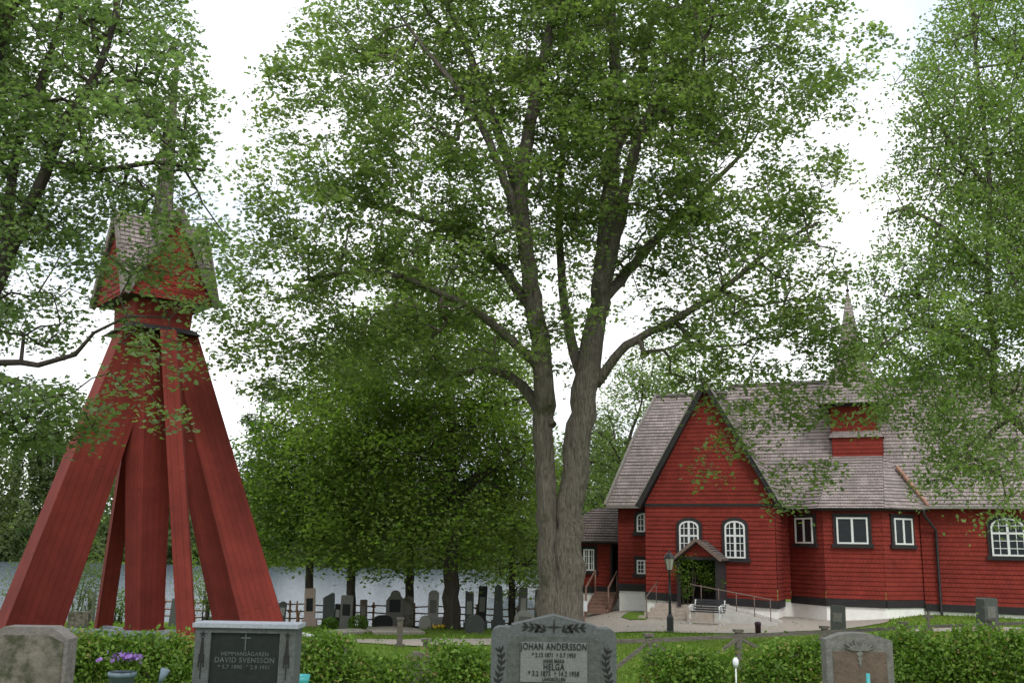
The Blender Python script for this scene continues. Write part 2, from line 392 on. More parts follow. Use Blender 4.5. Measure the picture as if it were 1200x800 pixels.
# ------------------------------------------------------------------ foliage and trees
LEAF4 = np.array([(0, -.5, 0), (.34, 0, .06), (0, .55, 0), (-.34, 0, .06)])
LEAF7 = np.array([(0, -.45, 0), (.42, -.2, .05), (.2, .02, 0), (.5, .3, .1), (0, .58, -.03), (-.5, .3, .1), (-.2, .02, 0), (-.42, -.2, .05)])
def leaves(P, size, template, up=.75, rng=RNG):
    """P (n,3) leaf centres -> verts, faces"""
    n = len(P)
    nrm = rng.normal(size=(n, 3)); nrm /= np.linalg.norm(nrm, axis=1)[:, None]
    nrm = nrm*(1-up)+np.array([0, 0, 1.])*up*rng.choice([1, 1, 1, -1], n)[:, None]
    nrm += rng.normal(size=(n, 3))*.28
    nrm /= np.linalg.norm(nrm, axis=1)[:, None]
    a = rng.normal(size=(n, 3)); a -= nrm*(a*nrm).sum(1)[:, None]; a /= np.linalg.norm(a, axis=1)[:, None]
    b = np.cross(nrm, a); s = size*rng.uniform(.65, 1.25, n)
    T = template[None]*s[:, None, None]
    V = P[:, None]+a[:, None]*T[:, :, :1]+b[:, None]*T[:, :, 1:2]+nrm[:, None]*T[:, :, 2:]
    k = len(template); F = np.arange(n*k).reshape(n, k)
    return V.reshape(-1, 3), F, k
def snoise(P, s, ph=0):
    x, y, z = (P*s).T
    return (np.sin(x+1.7*y+ph)*np.cos(1.3*z-y+ph*2)+np.sin(2.1*z+x*.7+ph*3)*np.cos(1.9*x-1.1*y)+.5*np.sin(3.7*x+ph)*np.sin(3.1*y+2)*np.sin(4.1*z+ph))/2.2
def resample(pts, rad, step):
    P = [np.array(pts[0], float)]; R = [rad[0]]
    for i in range(len(pts)-1):
        a = np.array(pts[i], float); b = np.array(pts[i+1], float); n = max(1, int(np.linalg.norm(b-a)/step))
        p0 = np.array(pts[max(i-1, 0)], float); p3 = np.array(pts[min(i+2, len(pts)-1)], float)
        for j in range(1, n+1):
            t = j/n
            q = .5*((2*a)+(-p0+b)*t+(2*p0-5*a+4*b-p3)*t*t+(-p0+3*a-3*b+p3)*t**3)
            P.append(q); R.append(rad[i]*(1-t)+rad[i+1]*t)
    return P, R
def sample_blobs(blobs, n, rng, gap=.35, gs=.9, ph=0., shell=.5):
    out = []
    vol = np.array([b[1][0]*b[1][1]*b[1][2]*(b[2] if len(b) > 2 else 1) for b in blobs]); vol = vol/vol.sum()
    while len(out) < n:
        i = rng.choice(len(blobs), p=vol); c, r = np.array(blobs[i][0]), np.array(blobs[i][1])
        d = rng.normal(size=3); d /= np.linalg.norm(d); q = rng.uniform(0, 1)**(1/(3+shell*3)); p = c+d*r*q
        if snoise(p[None], gs, ph)[0] < gap-1+rng.uniform(-.15, .15)*1.5: continue
        out.append(p)
    return np.array(out)
def grow(name, label, cat, base, stems, targets, bark, leafm, leaf_size, per, spread=.42, flat=.38, rtip=.012, seed=1, group=None, kind='maple', k_trunk=14, droop=.25, extra=.5, rough_trunk=.06, exp=.45, up=.7):
    rng = np.random.default_rng(seed); base = np.array(base, float)
    root = thing(name, label, cat, tuple(base), 0, group)
    P = []; par = []; R = []
    tr = MB()
    for st in stems:
        pts, rad = resample(st['p'], st['r'], .35)
        if st.get('j', 1):
            for i in range(1, len(pts)-1): pts[i] = pts[i]+rng.normal(size=3)*rad[i]*.12
        j = -1
        if P: j = int(np.argmin(np.linalg.norm(np.array(P)-pts[0], axis=1)))
        for i, (p, r) in enumerate(zip(pts, rad)):
            P.append(p); par.append(j if i == 0 else len(P)-2); R.append(r)
        loc = [Vector(p-base) for p in pts]
        i0 = len(tr.v); tr.tube(loc, rad, k=k_trunk if max(rad) > .12 else 7, sm=True)
        if max(rad) > .1:
            ph = rng.uniform(0, 6)
            kk = k_trunk if max(rad) > .12 else 7
            for a in range(i0, len(tr.v)):
                ring = (a-i0)//kk; jj = (a-i0) % kk
                c = loc[ring]; v = tr.v[a]; d = v-c
                g = 1+rough_trunk*math.sin(jj*2*math.pi/kk*3+ph+ring*.12)+rough_trunk*.8*rng.normal()*.5
                tr.v[a] = c+d*g
    ns = len(P)
    X = np.zeros((ns+len(targets)*14+10, 3)); X[:ns] = np.array(P); n = ns
    T = np.array(targets)
    dm = np.array([np.min(np.linalg.norm(X[:ns]-t, axis=1)) for t in T]); order = np.argsort(dm)
    par = list(par); tips = []
    tall = np.array([s for s in R]+[0.]*(len(X)-ns))
    for oi in order:
        t = T[oi]; dd = X[:n]-t; d = np.linalg.norm(dd, axis=1)
        cost = d+.55*np.maximum(0, dd[:, 2])
        j = int(np.argmin(cost)); D = d[j]
        if D > .25:
            k = max(1, min(12, int(math.ceil(D/.6)))); a = X[j]; pj = par[j]
            dirp = (a-X[pj]) if pj >= 0 else np.array([0, 0, .1]); dirp = dirp/(np.linalg.norm(dirp)+1e-6)
            side = (t-a)/D
            ctrl = a+(side*.6+dirp*.3+np.array([0, 0, .22]))*D*.5
            q = a; last = j
            for i in range(1, k+1):
                u = i/k; p = (1-u)**2*a+2*u*(1-u)*ctrl+u*u*t
                if i < k: p = p+rng.normal(size=3)*.05*min(D, 2)
                X[n] = p; par.append(last); last = n; n += 1
            tips.append(last)
        else: tips.append(j)
    cnt = np.zeros(n); 
    for i in tips: cnt[i] += 1
    for i in range(n-1, -1, -1):
        if par[i] >= 0: cnt[par[i]] += cnt[i]
    Rr = np.zeros(n); Rr[:ns] = R
    for i in range(ns, n):
        Rr[i] = min(rtip*max(cnt[i], 1)**exp, Rr[par[i]]*.85 if par[i] >= ns else Rr[par[i]]*.7)
        Rr[i] = max(Rr[i], rtip*.55)
    trunk = tr.build('trunk', bark, root)
    # branches: one mesh of tapered segments
    I = np.arange(ns, n); A = X[[par[i] for i in I]]-base; B = X[I]-base; ra = np.array([min(Rr[par[i]], Rr[i]*1.25) for i in I]); rb = Rr[I]
    d = B-A; ln = np.linalg.norm(d, axis=1)+1e-6; d /= ln[:, None]; A = A-d*(.3*ra)[:, None]
    ref = np.tile([.13, .37, .92], (len(I), 1)); x = np.cross(d, ref); x /= np.linalg.norm(x, axis=1)[:, None]; y = np.cross(d, x)
    k = 5; V = np.zeros((len(I), 2*k, 3)); 
    for q in range(k):
        a = 2*math.pi*q/k; o = x*math.cos(a)+y*math.sin(a)
        V[:, q] = A+o*ra[:, None]; V[:, k+q] = B+o*rb[:, None]
    Fi = np.array([[q, (q+1) % k, k+(q+1) % k, k+q] for q in range(k)])
    F = (Fi[None]+(np.arange(len(I))*2*k)[:, None, None]).reshape(-1, 4)
    big_mesh('branches', V.reshape(-1, 3), F, 4, bark, root)
    # foliage
    cen = [X[i] for i in tips]; 
    inter = [X[i] for i in range(ns, n) if cnt[i] <= 3 and rng.random() < extra]
    cen = np.array(cen+inter); m = len(cen)
    tintc = np.clip(.5+.28*snoise(cen, .8, seed)+rng.normal(size=m)*.10, 0, 1)
    nl = rng.poisson(per, m); idx = np.repeat(np.arange(m), nl)
    o = np.clip(rng.normal(size=(len(idx), 3)), -1.7, 1.7)*np.array([spread, spread, spread*flat])
    o[:, 2] -= droop*(o[:, 0]**2+o[:, 1]**2)/spread
    LP = cen[idx]+o-base
    tint = np.clip(tintc[idx]+rng.normal(size=len(idx))*.16, 0, 1)
    V, F, k = leaves(LP, leaf_size, LEAF7 if kind == 'maple' else LEAF4, up, rng)
    big_mesh('crown', V, F, k, leafm, root, tint)
    return root
def bush(name, label, cat, base, blobs, m, size, n, stemr=.012, nst=8, group=None, seed=3, tmean=.5, up=.45, fuzz=.04, barkm=None, shell=2.0):
    rng = np.random.default_rng(seed); base = np.array(base, float)
    if 'hedge' in name: n = int(n*.8)
    root = thing(name, label, cat, tuple(base), 0, group)
    P = sample_blobs(blobs, n, rng, gap=.62, gs=7, ph=seed, shell=shell)+rng.normal(size=(n, 3))*fuzz
    if 'hedge' in name:
        ex = []
        for i in range(n//45):
            b = blobs[rng.integers(len(blobs))]; c = np.array(b[0]); q = np.array(b[1]); t0 = c+np.array([rng.uniform(-1, 1)*q[0], rng.normal()*.12, q[2]*.85]); L_ = rng.uniform(.06, .2)
            for j in range(5): ex.append(t0+np.array([rng.normal()*.018, rng.normal()*.018, L_*j/5]))
        P = np.concatenate([P, ex]); n = len(P)
    P[:, 2] = np.maximum(P[:, 2], terrain(P[:, 0], P[:, 1])+.01)
    tint = np.clip(tmean+.25*snoise(P, 4, seed)+rng.normal(size=n)*.2, 0, 1)
    V, F, k = leaves(P-base, size, LEAF4, up, rng)
    big_mesh('foliage', V, F, k, m, root, tint)
    st = MB()
    for i in range(nst if 'hedge' in name else 0):   # young shoots standing out of the top
        b = blobs[rng.integers(len(blobs))]; c = np.array(b[0]); q = np.array(b[1]); e = c+np.array([rng.normal()*q[0]*.6, rng.normal()*.1, q[2]*rng.uniform(1.0, 1.25)])
        st.tube([c-base, e-base], [.005, .002], 4)
    for i in range(nst):
        b = blobs[rng.integers(len(blobs))]; c = np.array(b[0]); r = np.array(b[1])
        e = c+rng.normal(size=3)*r*.35; g = np.array([c[0]+rng.normal()*r[0]*.25, c[1]+rng.normal()*r[1]*.2, 0]); g[2] = gz(g[0], g[1])-.02
        mid = (g+e)/2+rng.normal(size=3)*.04
        st.tube([g-base, mid-base, e-base], [stemr, stemr*.8, stemr*.4], 5)
    st.build('stems', barkm or M_barkd, root)
    return root

# ================================================================== SETTING
xs = np.unique(np.concatenate([np.linspace(-600, -60, 19), np.linspace(-60, -24, 19), np.arange(-24, 30, .5), np.linspace(30, 80, 21), np.linspace(80, 600, 18)]))
ys = np.unique(np.concatenate([np.linspace(-40, 0, 9), np.arange(0, 64, .5), np.linspace(64, 320, 60), np.linspace(320, 1200, 20)]))
GX, GY = np.meshgrid(xs, ys); GZ = terrain(GX, GY)
V = np.stack([GX, GY, GZ], -1).reshape(-1, 3); nx = len(xs); ny = len(ys)
i = np.arange((ny-1)*(nx-1)); r_, c_ = i//(nx-1), i % (nx-1); a = r_*nx+c_
g = big_mesh('ground', V, np.stack([a, a+1, a+nx+1, a+nx], -1), 4, M_ground); g.data.polygons.foreach_set('use_smooth', [True]*len(g.data.polygons))
tag(g, kind='structure')
mb = MB(); mb.face([(-500, 40, WATER), (60, 40, WATER), (60, 230, WATER), (-500, 230, WATER)]); tag(mb.build('lake_water', M_water), kind='structure')

def inpoly(x, y, poly):
    r = np.zeros(x.shape, bool); n = len(poly)
    for i in range(n):
        x1, y1 = poly[i]; x2, y2 = poly[(i+1) % n]
        c = ((y1 > y) != (y2 > y)) & (x < (x2-x1)*(y-y1)/(y2-y1+1e-12)+x1)
        r ^= c
    return r
def sheet(name, poly, m, dz, step=.25):
    """ground sheet that follows the terrain inside an outline, its rim snapped and slightly ragged"""
    import mathutils.geometry as mg
    pl = []
    for i in range(len(poly)):
        a = np.array(poly[i]); b = np.array(poly[(i+1) % len(poly)]); k = max(1, int(np.linalg.norm(b-a)/step))
        for j in range(k): pl.append(a+(b-a)*j/k+RNG.normal(size=2)*.02)
    pl = np.array(pl)
    x0, y0 = pl.min(0); x1, y1 = pl.max(0)
    gx, gy = np.meshgrid(np.arange(x0, x1, step*1.6), np.arange(y0, y1, step*1.6)); gx = gx.ravel(); gy = gy.ravel()
    ins = inpoly(gx, gy, poly); dmin = np.array([np.min(np.hypot(pl[:, 0]-a, pl[:, 1]-b)) for a, b in zip(gx, gy)])
    keep = ins & (dmin > step*.6)
    pts = [Vector(p) for p in pl]+[Vector((a, b)) for a, b in zip(gx[keep], gy[keep])]
    n = len(pl)
    vo, _, fo, *_ = mg.delaunay_2d_cdt(pts, [], [list(range(n))], 1, 1e-5)
    mb = MB()
    me = bpy.data.meshes.new(name); me.from_pydata([(p.x, p.y, gz(p.x, p.y)+dz) for p in vo], [], fo); me.materials.append(m)
    o = bpy.data.objects.new(name, me); C.objects.link(o); return tag(o, kind='structure')
def g2(px, py): p = ground(px, py); return (p[0], p[1])
court = [g2(640, 728), g2(722, 741.5), g2(790, 741.5), g2(905, 742), g2(975, 738), g2(1040, 729.5)]
court += [(15.5, 41.6), (14.6, 43.5), (11.5, 46), (2.5, 49.5), (2.0, 44)]
sheet('gravel_path', court, M_gravel, .03)
p2 = [g2(380, 748.5), g2(470, 750), g2(590, 748), g2(700, 748), g2(700, 752), g2(590, 756), g2(500, 758), g2(430, 754), g2(380, 752)]
sheet('gravel_path', p2, M_gravel, .03, .3)
p3 = [g2(1060, 737), g2(1200, 736), g2(1260, 737), g2(1260, 742), g2(1200, 741), g2(1050, 741)]
sheet('gravel_path', p3, M_gravel, .03, .3)

# short lawn blades
def grass():
    n = 150000; rng = np.random.default_rng(5)
    Y = 11+(46-11)*rng.random(n)**1.5; X = (rng.random(n)*1.35-.63)*Y*1.08
    ok = ~inpoly(X, Y, court) & ~inpoly(X, Y, p2) & ~inpoly(X, Y, p3)
    X = X[ok]; Y = Y[ok]; n = len(X); Z = terrain(X, Y); a = rng.random(n)*6.28
    h = rng.uniform(.03, .09, n)*(1+.6*(snoise(np.stack([X, Y, Z], 1), .7) > .3)); wd = .006+.00045*Y
    V = np.zeros((n, 3, 3)); dx = np.cos(a)*wd; dy = np.sin(a)*wd
    V[:, 0] = np.stack([X-dx, Y-dy, Z-.005], 1); V[:, 1] = np.stack([X+dx, Y+dy, Z-.005], 1)
    V[:, 2] = np.stack([X+rng.normal(size=n)*.025, Y+rng.normal(size=n)*.025, Z+h], 1)
    t = np.clip(.5+.25*snoise(V[:, 0], .9, 2)+rng.normal(size=n)*.2, 0, 1)
    o = big_mesh('grass', V.reshape(-1, 3), np.arange(3*n).reshape(n, 3), 3, LM_grass, None, t)
    tag(o, 'short green grass growing over the churchyard lawn', 'grass', kind='stuff')
grass()

def litter():
    rng = np.random.default_rng(15); n = 2600
    Y = 12+(45-12)*rng.random(n)**1.3; X = (rng.random(n)*1.25-.58)*Y
    P = np.stack([X, Y, terrain(X, Y)+.045], 1); V, F, k = leaves(P, .075, LEAF7, .85, rng)
    tag(big_mesh('fallen_leaves', V, F, k, LM_hedge, None, rng.uniform(.3, 1, n)), 'scattered fallen leaves and bud scales on lawn and gravel', 'fallen leaves', kind='stuff')
litter()
# ================================================================== CHURCH
PHI = math.radians(22); OC = np.array([11.05, 42.0, -1.1])
UX = np.array([math.cos(PHI), -math.sin(PHI), 0]); VX = np.array([math.sin(PHI), math.cos(PHI), 0])
church = thing('wooden_church', 'red shingled wooden church with steep grey shake roofs and a small spired turret', 'church', tuple(OC), -PHI)
def CB(): return MB((0, 0, 1.1))       # church meshes are given in real heights, origin at the church base
def chloc(px, py, v0):
    d = ray(px, py); p0 = OC+VX*v0; t = np.dot(p0-EYE, VX)/np.dot(d, VX); p = EYE+d*t; q = p-OC
    return float(q@UX), float(p[2])
VN = 2.2                    # nave front wall
GL, GR = -5.5, 0.0          # gable arm
GZ_E, GZ_A = 3.5, 8.6
NL = -7.35; NR = 16.0; NE = 3.6; NW = 7.2
RV = VN+NW/2
# walls
m = CB()
hemL, hemR = -.15, -.36
m.courses([(GL, 0, hemL), (GR, 0, hemR), (GR, 0, GZ_E), (GL, 0, GZ_E)], .18, .028)
m.courses([(GL, -.02, GZ_E+.08), (GR, -.02, GZ_E+.08), ((GL+GR)/2, -.02, GZ_A)], .18, .028)
m.courses([(GR, 0, hemR), (GR, VN, hemR), (GR, VN, GZ_E), (GR, 0, GZ_E)], .18, .028)
m.courses([(GL, VN, hemL), (GL, 0, hemL), (GL, 0, GZ_E), (GL, VN, GZ_E)], .18, .028)
m.courses([(NL, VN, .08), (GL, VN, .08), (GL, VN, NE), (NL, VN, NE)], .18, .02)
m.courses([(NL, VN+NW, .08), (NL, VN, .08), (NL, VN, NE), (NL, VN+NW, NE)], .18, .02)
SAC = [(.3, VN+.1), (1.85, .75), (4.15, .75), (5.6, VN+.1)]
hs = -.22
for (a, b), (c, d) in zip(SAC[:-1], SAC[1:]): m.courses([(a, b, hs), (c, d, hs), (c, d, 3.45), (a, b, 3.45)], .18, .024)
m.courses([(5.6, VN, -.35), (NR, VN, -.42), (NR, VN, NE), (5.6, VN, NE)], .18, .024)
m.courses([(NR, VN, -.42), (NR, VN+NW, -.42), (NR, VN+NW, NE), (NR, VN, NE)], .18, .024)
m.courses([(0, VN, -.35), (.3, VN, -.35), (.3, VN, NE), (0, VN, NE)], .18, .024)
m.face([(NL, VN+NW, -.2), (NL, VN+NW, NE), (NR, VN+NW, NE), (NR, VN+NW, -.2)])
m.courses([(NR, VN, NE), (NR, VN+NW, NE), (NR, RV, 9.9)], .18, .02)
m.build('wall', M_wall, church)
# white foundation (real stones behind limewash)
m = CB()
def wallbox(a, b, z0, z1, t=.25, out=.0):
    a = Vector(a+(0,)); b = Vector(b+(0,)); d = (b-a).normalized(); n = Vector((d.y, -d.x, 0))
    P = [a+n*out, b+n*out, b-n*t, a-n*t]
    if isinstance(z0, tuple): za, zb = z0
    else: za = zb = z0
    if isinstance(z1, tuple): ta, tb = z1
    else: ta = tb = z1
    m.hexa([Vector((P[0].x, P[0].y, za)), Vector((P[1].x, P[1].y, zb)), Vector((P[2].x, P[2].y, zb)), Vector((P[3].x, P[3].y, za)),
            Vector((P[0].x, P[0].y, ta)), Vector((P[1].x, P[1].y, tb)), Vector((P[2].x, P[2].y, tb)), Vector((P[3].x, P[3].y, ta))])
wallbox((GL+.02, .03), (GR-.02, .03), -1.4, (-.45, -.65))
wallbox((GR-.03, .28), (GR-.03, VN), -1.4, -.66)
wallbox((NL+.03, VN+.03), (GL, VN+.03), -1.5, -.22)
wallbox((NL+.03, VN+NW), (NL+.03, VN+.3), -2, -.22)
for (a, b), (c, d) in zip(SAC[:-1], SAC[1:]): wallbox((a, b), (c, d), -1.4, -.5, out=-.01)
wallbox((5.6, VN+.03), (NR, VN+.03), -1.5, (-.62, -.70)); wallbox((-.2, VN+.06), (.6, VN+.06), -1.5, -.45)
m.build('foundation', M_lime, church)
# tarred hem boards
m = CB()
wallbox((GL-.03, -.03), (GR+.03, -.03), (-.45, -.65), (hemL+.02, hemR+.02), .1, .03)
wallbox((GR+.03, .02), (GR+.03, VN), -.65, hemR+.02, .1, .02)
wallbox((NL-.02, VN-.02), (GL, VN-.02), -.22, .10, .1, .03)
for (a, b), (c, d) in zip(SAC[:-1], SAC[1:]): wallbox((a, b), (c, d), -.5, hs+.02, .08, .05)
wallbox((5.6, VN), (NR, VN), (-.62, -.70), (-.33, -.40), .08, .05)
m.build('tarred_hem', M_tar, church)
m = CB(); wallbox((GL-.02, -.02), (GR+.02, -.02), GZ_E-.02, GZ_E+.09, .06, .035); m.build('string_board', M_tar, church)
# roofs
RS, RLF = .2, .04
def slab(mm, poly, th=.12):
    """underside and rims of a roof plane"""
    poly = [Vector(p) for p in poly]; n = (poly[1]-poly[0]).cross(poly[2]-poly[0]).normalized()
    lo = [p-n*th for p in poly]; mm.face(lo[::-1]); k = len(poly)
    for i in range(k): mm.face([poly[(i+1) % k], poly[i], lo[i], lo[(i+1) % k]])
roof = CB(); edge = CB()
def plane(poly, mm=None): (mm or roof).courses(poly, RS, RLF); slab(edge, poly)
GC = (GL+GR)/2; ov = .28; sl = (GZ_A-GZ_E)/(GR-GC)
gl, gr = GL-ov*.9, GR+ov*.9; ge = GZ_E-ov*.9*sl*.55+.25
VR = RV-.1
plane([(gr, -.3, ge), (gr, VR, ge), (GC, VR, GZ_A+.16), (GC, -.3, GZ_A+.16)])
plane([(GC, -.3, GZ_A+.16), (GC, VR, GZ_A+.16), (gl, VR, ge), (gl, -.3, ge)])
ne = NE-.05; nf = VN-.42
rl, rr = 9.2, 9.55
plane([(NL-.45, nf, ne), (GC, nf, ne), (GC, RV, rl), (NL+1.0, RV, rl), (NL+.35, (nf+RV)/2+.5, (ne+rl)/2+.7)])
plane([(GC, nf, ne), (NR+.4, nf, ne), (NR+.4, RV, rr), (GC, RV, rr)])
plane([(GC, 2*RV-nf, ne), (NL-.45, 2*RV-nf, ne), (NL+1.0, RV, rl), (GC, RV, rl)])
plane([(NR+.4, 2*RV-nf, ne), (GC, 2*RV-nf, ne), (GC, RV, rr), (NR+.4, RV, rr)])
# roof of the polygonal sacristy rising to the turret
tu, tz = chloc(1005, 530, 3.1); tw = 1.0
E_ = [(.0, VN+.1), (1.70, .38), (4.30, .38), (5.95, VN-.35)]; se = 3.42
tl, trr = (tu-tw, 3.35, tz), (tu+tw, 3.35, tz)
plane([(E_[1][0], E_[1][1], se), (E_[2][0], E_[2][1], se), trr, tl])
plane([(E_[2][0], E_[2][1], se), (E_[3][0], E_[3][1], se), trr])
plane([(E_[0][0], E_[0][1], se), (E_[1][0], E_[1][1], se), tl])
plane([(NL-.45, 2*RV-nf, ne), (NL-.45, nf, ne), (NL+1.0, RV, rl)])
roof.build('roof', M_roof, church); edge.build('roof_edge', M_tar, church)
m = CB()
def board(a, b, w, h): m.beam(a, b, w, h)
board((gl-.03, -.33, ge-.05), (GC, -.33, GZ_A+.12), .06, .24); board((gr+.03, -.33, ge-.05), (GC+.02, -.331, GZ_A+.12), .06, .20)
board((gl, -.2, ge-.03), (gl, VN, ge-.03), .05, .1)
m.build('barge_board', M_tar, church)
m = CB()
m.beam((gr+.05, -.345, ge+.12), (GC+.05, -.345, GZ_A+.32), .10, .06); m.beam((gl-.06, -.345, ge+.12), (GC-.02, -.345, GZ_A+.32), .10, .06)
m.beam((NL-.5, nf-.03, ne+.06), (NL+.3, (nf+RV)/2+.45, (ne+rl)/2+.78), .12, .1); m.beam((NL+.3, (nf+RV)/2+.45, (ne+rl)/2+.78), (NL+.98, RV, rl+.1), .12, .1)
m.beam((NL+.9, RV, rl+.06), (GC, RV, rl+.06), .2, .1); m.beam((GC, RV, rr+.06), (NR+.4, RV, rr+.06), .2, .1)
m.beam((NL-.45, nf-.04, ne-.02), (gl, nf-.04, ne-.02), .05, .12); m.beam((gr, nf-.04, ne-.02), (NR+.4, nf-.04, ne-.02), .05, .12)
m.build('verge_cover', mat('weathered_verge', (.24, .22, .2), .9, .2, .25, 8, .3), church)
m = CB()   # reddish tiles over the hip beside the nave
a = Vector((E_[3][0], E_[3][1], se+.08)); b = Vector(trr)+Vector((0, 0, .06))
for i in range(9):
    p = a.lerp(b, i/14)+Vector((0, -.06, .10)); q = a.lerp(b, (i+1.25)/14)+Vector((0, -.06, .10)); m.beam(p, q+Vector((0, 0, .045)), .17, .08)
m.build('hip_tiles', M_orange, church)
# turret
m = CB(); tcv = 3.15+1.05
def ring(mm, cu, cv, h0, z0, h1, z1, c=False, cfn=None, step=.18, lift=.02):
    q0 = [(cu-h0, cv-h0), (cu+h0, cv-h0), (cu+h0, cv+h0), (cu-h0, cv+h0)]; q1 = [(cu-h1, cv-h1), (cu+h1, cv-h1), (cu+h1, cv+h1), (cu-h1, cv+h1)]
    for i in range(4):
        j = (i+1) % 4
        poly = [q0[i]+(z0,), q0[j]+(z0,), q1[j]+(z1,), q1[i]+(z1,)]
        mm.courses(poly, step, lift)
tuu = tu; _, z475 = chloc(1000, 474, 3.15); _, z505 = chloc(1000, 506, 3.15); _, z512 = chloc(1000, 512, 3.15)
_, z440 = chloc(1000, 436, 4.4); _, ztop = chloc(1000, 345, 4.6)
ring(m, tuu, tcv, 1.05, tz-1.0, 1.05, z512); ring(m, tuu-.12, tcv, .95, z505, .95, z475+.1)
m.build('turret_wall', M_wall, church)
m = CB(); ring(m, tuu-.05, tcv, 1.16, z512-.02, .95, z505+.05, step=.09)
ring(m, tuu-.12, tcv-.15, 1.46, z475, .74, z440, step=.16, lift=.03)
ring(m, tuu-.12, tcv, .74, z440-.01, .43, z440+1.25, step=.16, lift=.025); ring(m, tuu-.12, tcv, .43, z440+1.24, .05, ztop, step=.16, lift=.02)
m.build('turret_roof', M_roof, church)
m = CB(); m.box((tuu-.12, tcv, z475-.03), (2.78, 2.78, .07)); m.build('turret_cornice', M_tar, church)
m = CB(); m.tube([(tuu-.12, tcv, ztop-.1), (tuu-.12, tcv, ztop+.9)], .03, 6); m.box((tuu-.12, tcv, ztop+.55), (.5, .04, .05))
m.lathe([(.02, 0), (.09, .06), (.09, .12), (.02, .18)], (tuu-.12, tcv, ztop+.02), 8)
m.build('turret_finial', M_tar, church)
for a_, b_ in ((-1, -1), (1, -1), (1, 1), (-1, 1)):
    m = CB(); m.beam((tuu-.12+a_*1.46, tcv-.15+b_*1.46, z475+.02), (tuu-.12+a_*.74, tcv-.15*.4+b_*.74, z440+.04), .10, .06)
    m.build('turret_hip', M_roofd, church)
# windows
def church_window(origin, face_ang, w, h, arch, nx_, nz_, transom=None, label=None):
    T = Matrix.Translation(Vector(origin)+Vector((0, 0, 1.1)))@Matrix.Rotation(face_ang, 4, 'Z')
    def outline(w, h, x0=0):
        if not arch: return [(-w/2, 0), (w/2, 0), (w/2, h), (-w/2, h)]
        ah = arch*w; pts = [(-w/2, 0), (w/2, 0)]
        for i in range(9):
            a = math.pi*i/8; pts.append((w/2*math.cos(a), h-ah+ah*math.sin(a)))
        return pts
    case = MB(); ow = outline(w+.26, h+.14); ow = [(x, z-.0) for x, z in ow]; case.prism(ow, -.055, .02, T)
    case.prism([(-w/2-.2, -.16), (w/2+.2, -.16), (w/2+.2, 0), (-w/2-.2, 0)], -.10, .02, T)
    case.prism([(-w/2-.15, h+.10), (w/2+.15, h+.10), (w/2+.15, h+.17), (-w/2-.15, h+.17)], -.09, .02, T) if not arch else None
    co = case.build('window', M_tar, church)
    if label: co['label'] = label
    pn = MB(); pn.prism(outline(w-.04, h-.04), -.066, -.050, T); pn.build('pane', M_glass, co)
    fr = MB(); o1 = outline(w, h); cx = 0
    o2 = [((x)*(1-.13/w), .065+(z)*(1-.13/h)) for x, z in o1]; n = len(o1)
    for i in range(n):
        j = (i+1) % n; q = [o1[i], o1[j], o2[j], o2[i]]
        fr.prism(q, -.105, -.06, T)
    def bar(x0, z0, x1, z1): fr.prism([(x0, z0), (x1, z0), (x1, z1), (x0, z1)], -.098, -.062, T)
    bar(-.045, .05, .045, h-.05)
    tz_ = transom*h if transom else None
    if tz_: bar(-w/2+.05, tz_-.04, w/2-.05, tz_+.04)
    for i in range(1, nx_):
        for sgn in (-1, 1):
            x = sgn*(w/2)*i/nx_; top = h-.06 if not arch else h-arch*w+arch*w*math.sqrt(max(0, 1-(2*x/w)**2))-.05
            fr.prism([(x-.014, .05), (x+.014, .05), (x+.014, top), (x-.014, top)], -.09, -.065, T)
    for i in range(1, nz_):
        z = h*i/nz_
        if tz_ and abs(z-tz_) < .1: continue
        xx = w/2-.05
        fr.prism([(-xx, z-.014), (xx, z-.014), (xx, z+.014), (-xx, z+.014)], -.0885, -.0655, T)
    fr.build('frame', M_white, co)
    return co
def wface(px0, px1, py0, py1, v0):
    a, zb = chloc(px0, py1, v0); b, zt = chloc(px1, py0, v0); return (a+b)/2, zb, abs(b-a), zt-zb
u, z, ww, hh = wface(850.5, 873, 610, 653.5, 0); church_window((u, -.03, z), 0, ww, hh, .3, 2, 5, .6)
u, z, ww, hh = wface(797, 819, 610, 653.5, 0); church_window((u, -.03, z), 0, ww, hh, .3, 2, 5, .6)
u, z, ww, hh = wface(747, 765, 601, 623, VN); church_window((u, VN-.02, z), 0, ww, hh, .25, 2, 3)
u, z, ww, hh = wface(747, 765, 656, 672, VN); church_window((u, VN-.02, z), 0, ww, hh, 0, 2, 3)
def on_facet(k, wd, zb, zt):
    (a, b), (c, d) = SAC[k], SAC[k+1]; ang = math.atan2(d-b, c-a)
    church_window(((a+c)/2+.03*math.sin(ang), (b+d)/2-.03*math.cos(ang), zb), ang, wd, zt-zb, 0, 1, 1)
_, zb = chloc(1000, 637, .8); _, zt = chloc(1000, 606, .8)
on_facet(0, 1.12, zb, zt); on_facet(1, 1.22, zb, zt); on_facet(2, 1.0, zb, zt)
u, z, ww, hh = wface(1163, 1199, 607, 651, VN); church_window((u, VN-.03, z), 0, ww, hh, .28, 2, 5, .6)
church_window((u+4.2, VN-.03, z), 0, ww, hh, .28, 2, 5, .6)
# downpipe and gutter funnel
m = CB(); u, _ = chloc(1102, 700, VN-.12)
m.tube([(u-.45, nf-.05, 3.5), (u-.4, nf, 3.2), (u, VN-.12, 2.6), (u, VN-.12, -.6), (u+.02, VN-.3, -.75)], .055, 8)
m.build('downpipe', M_tar, church)
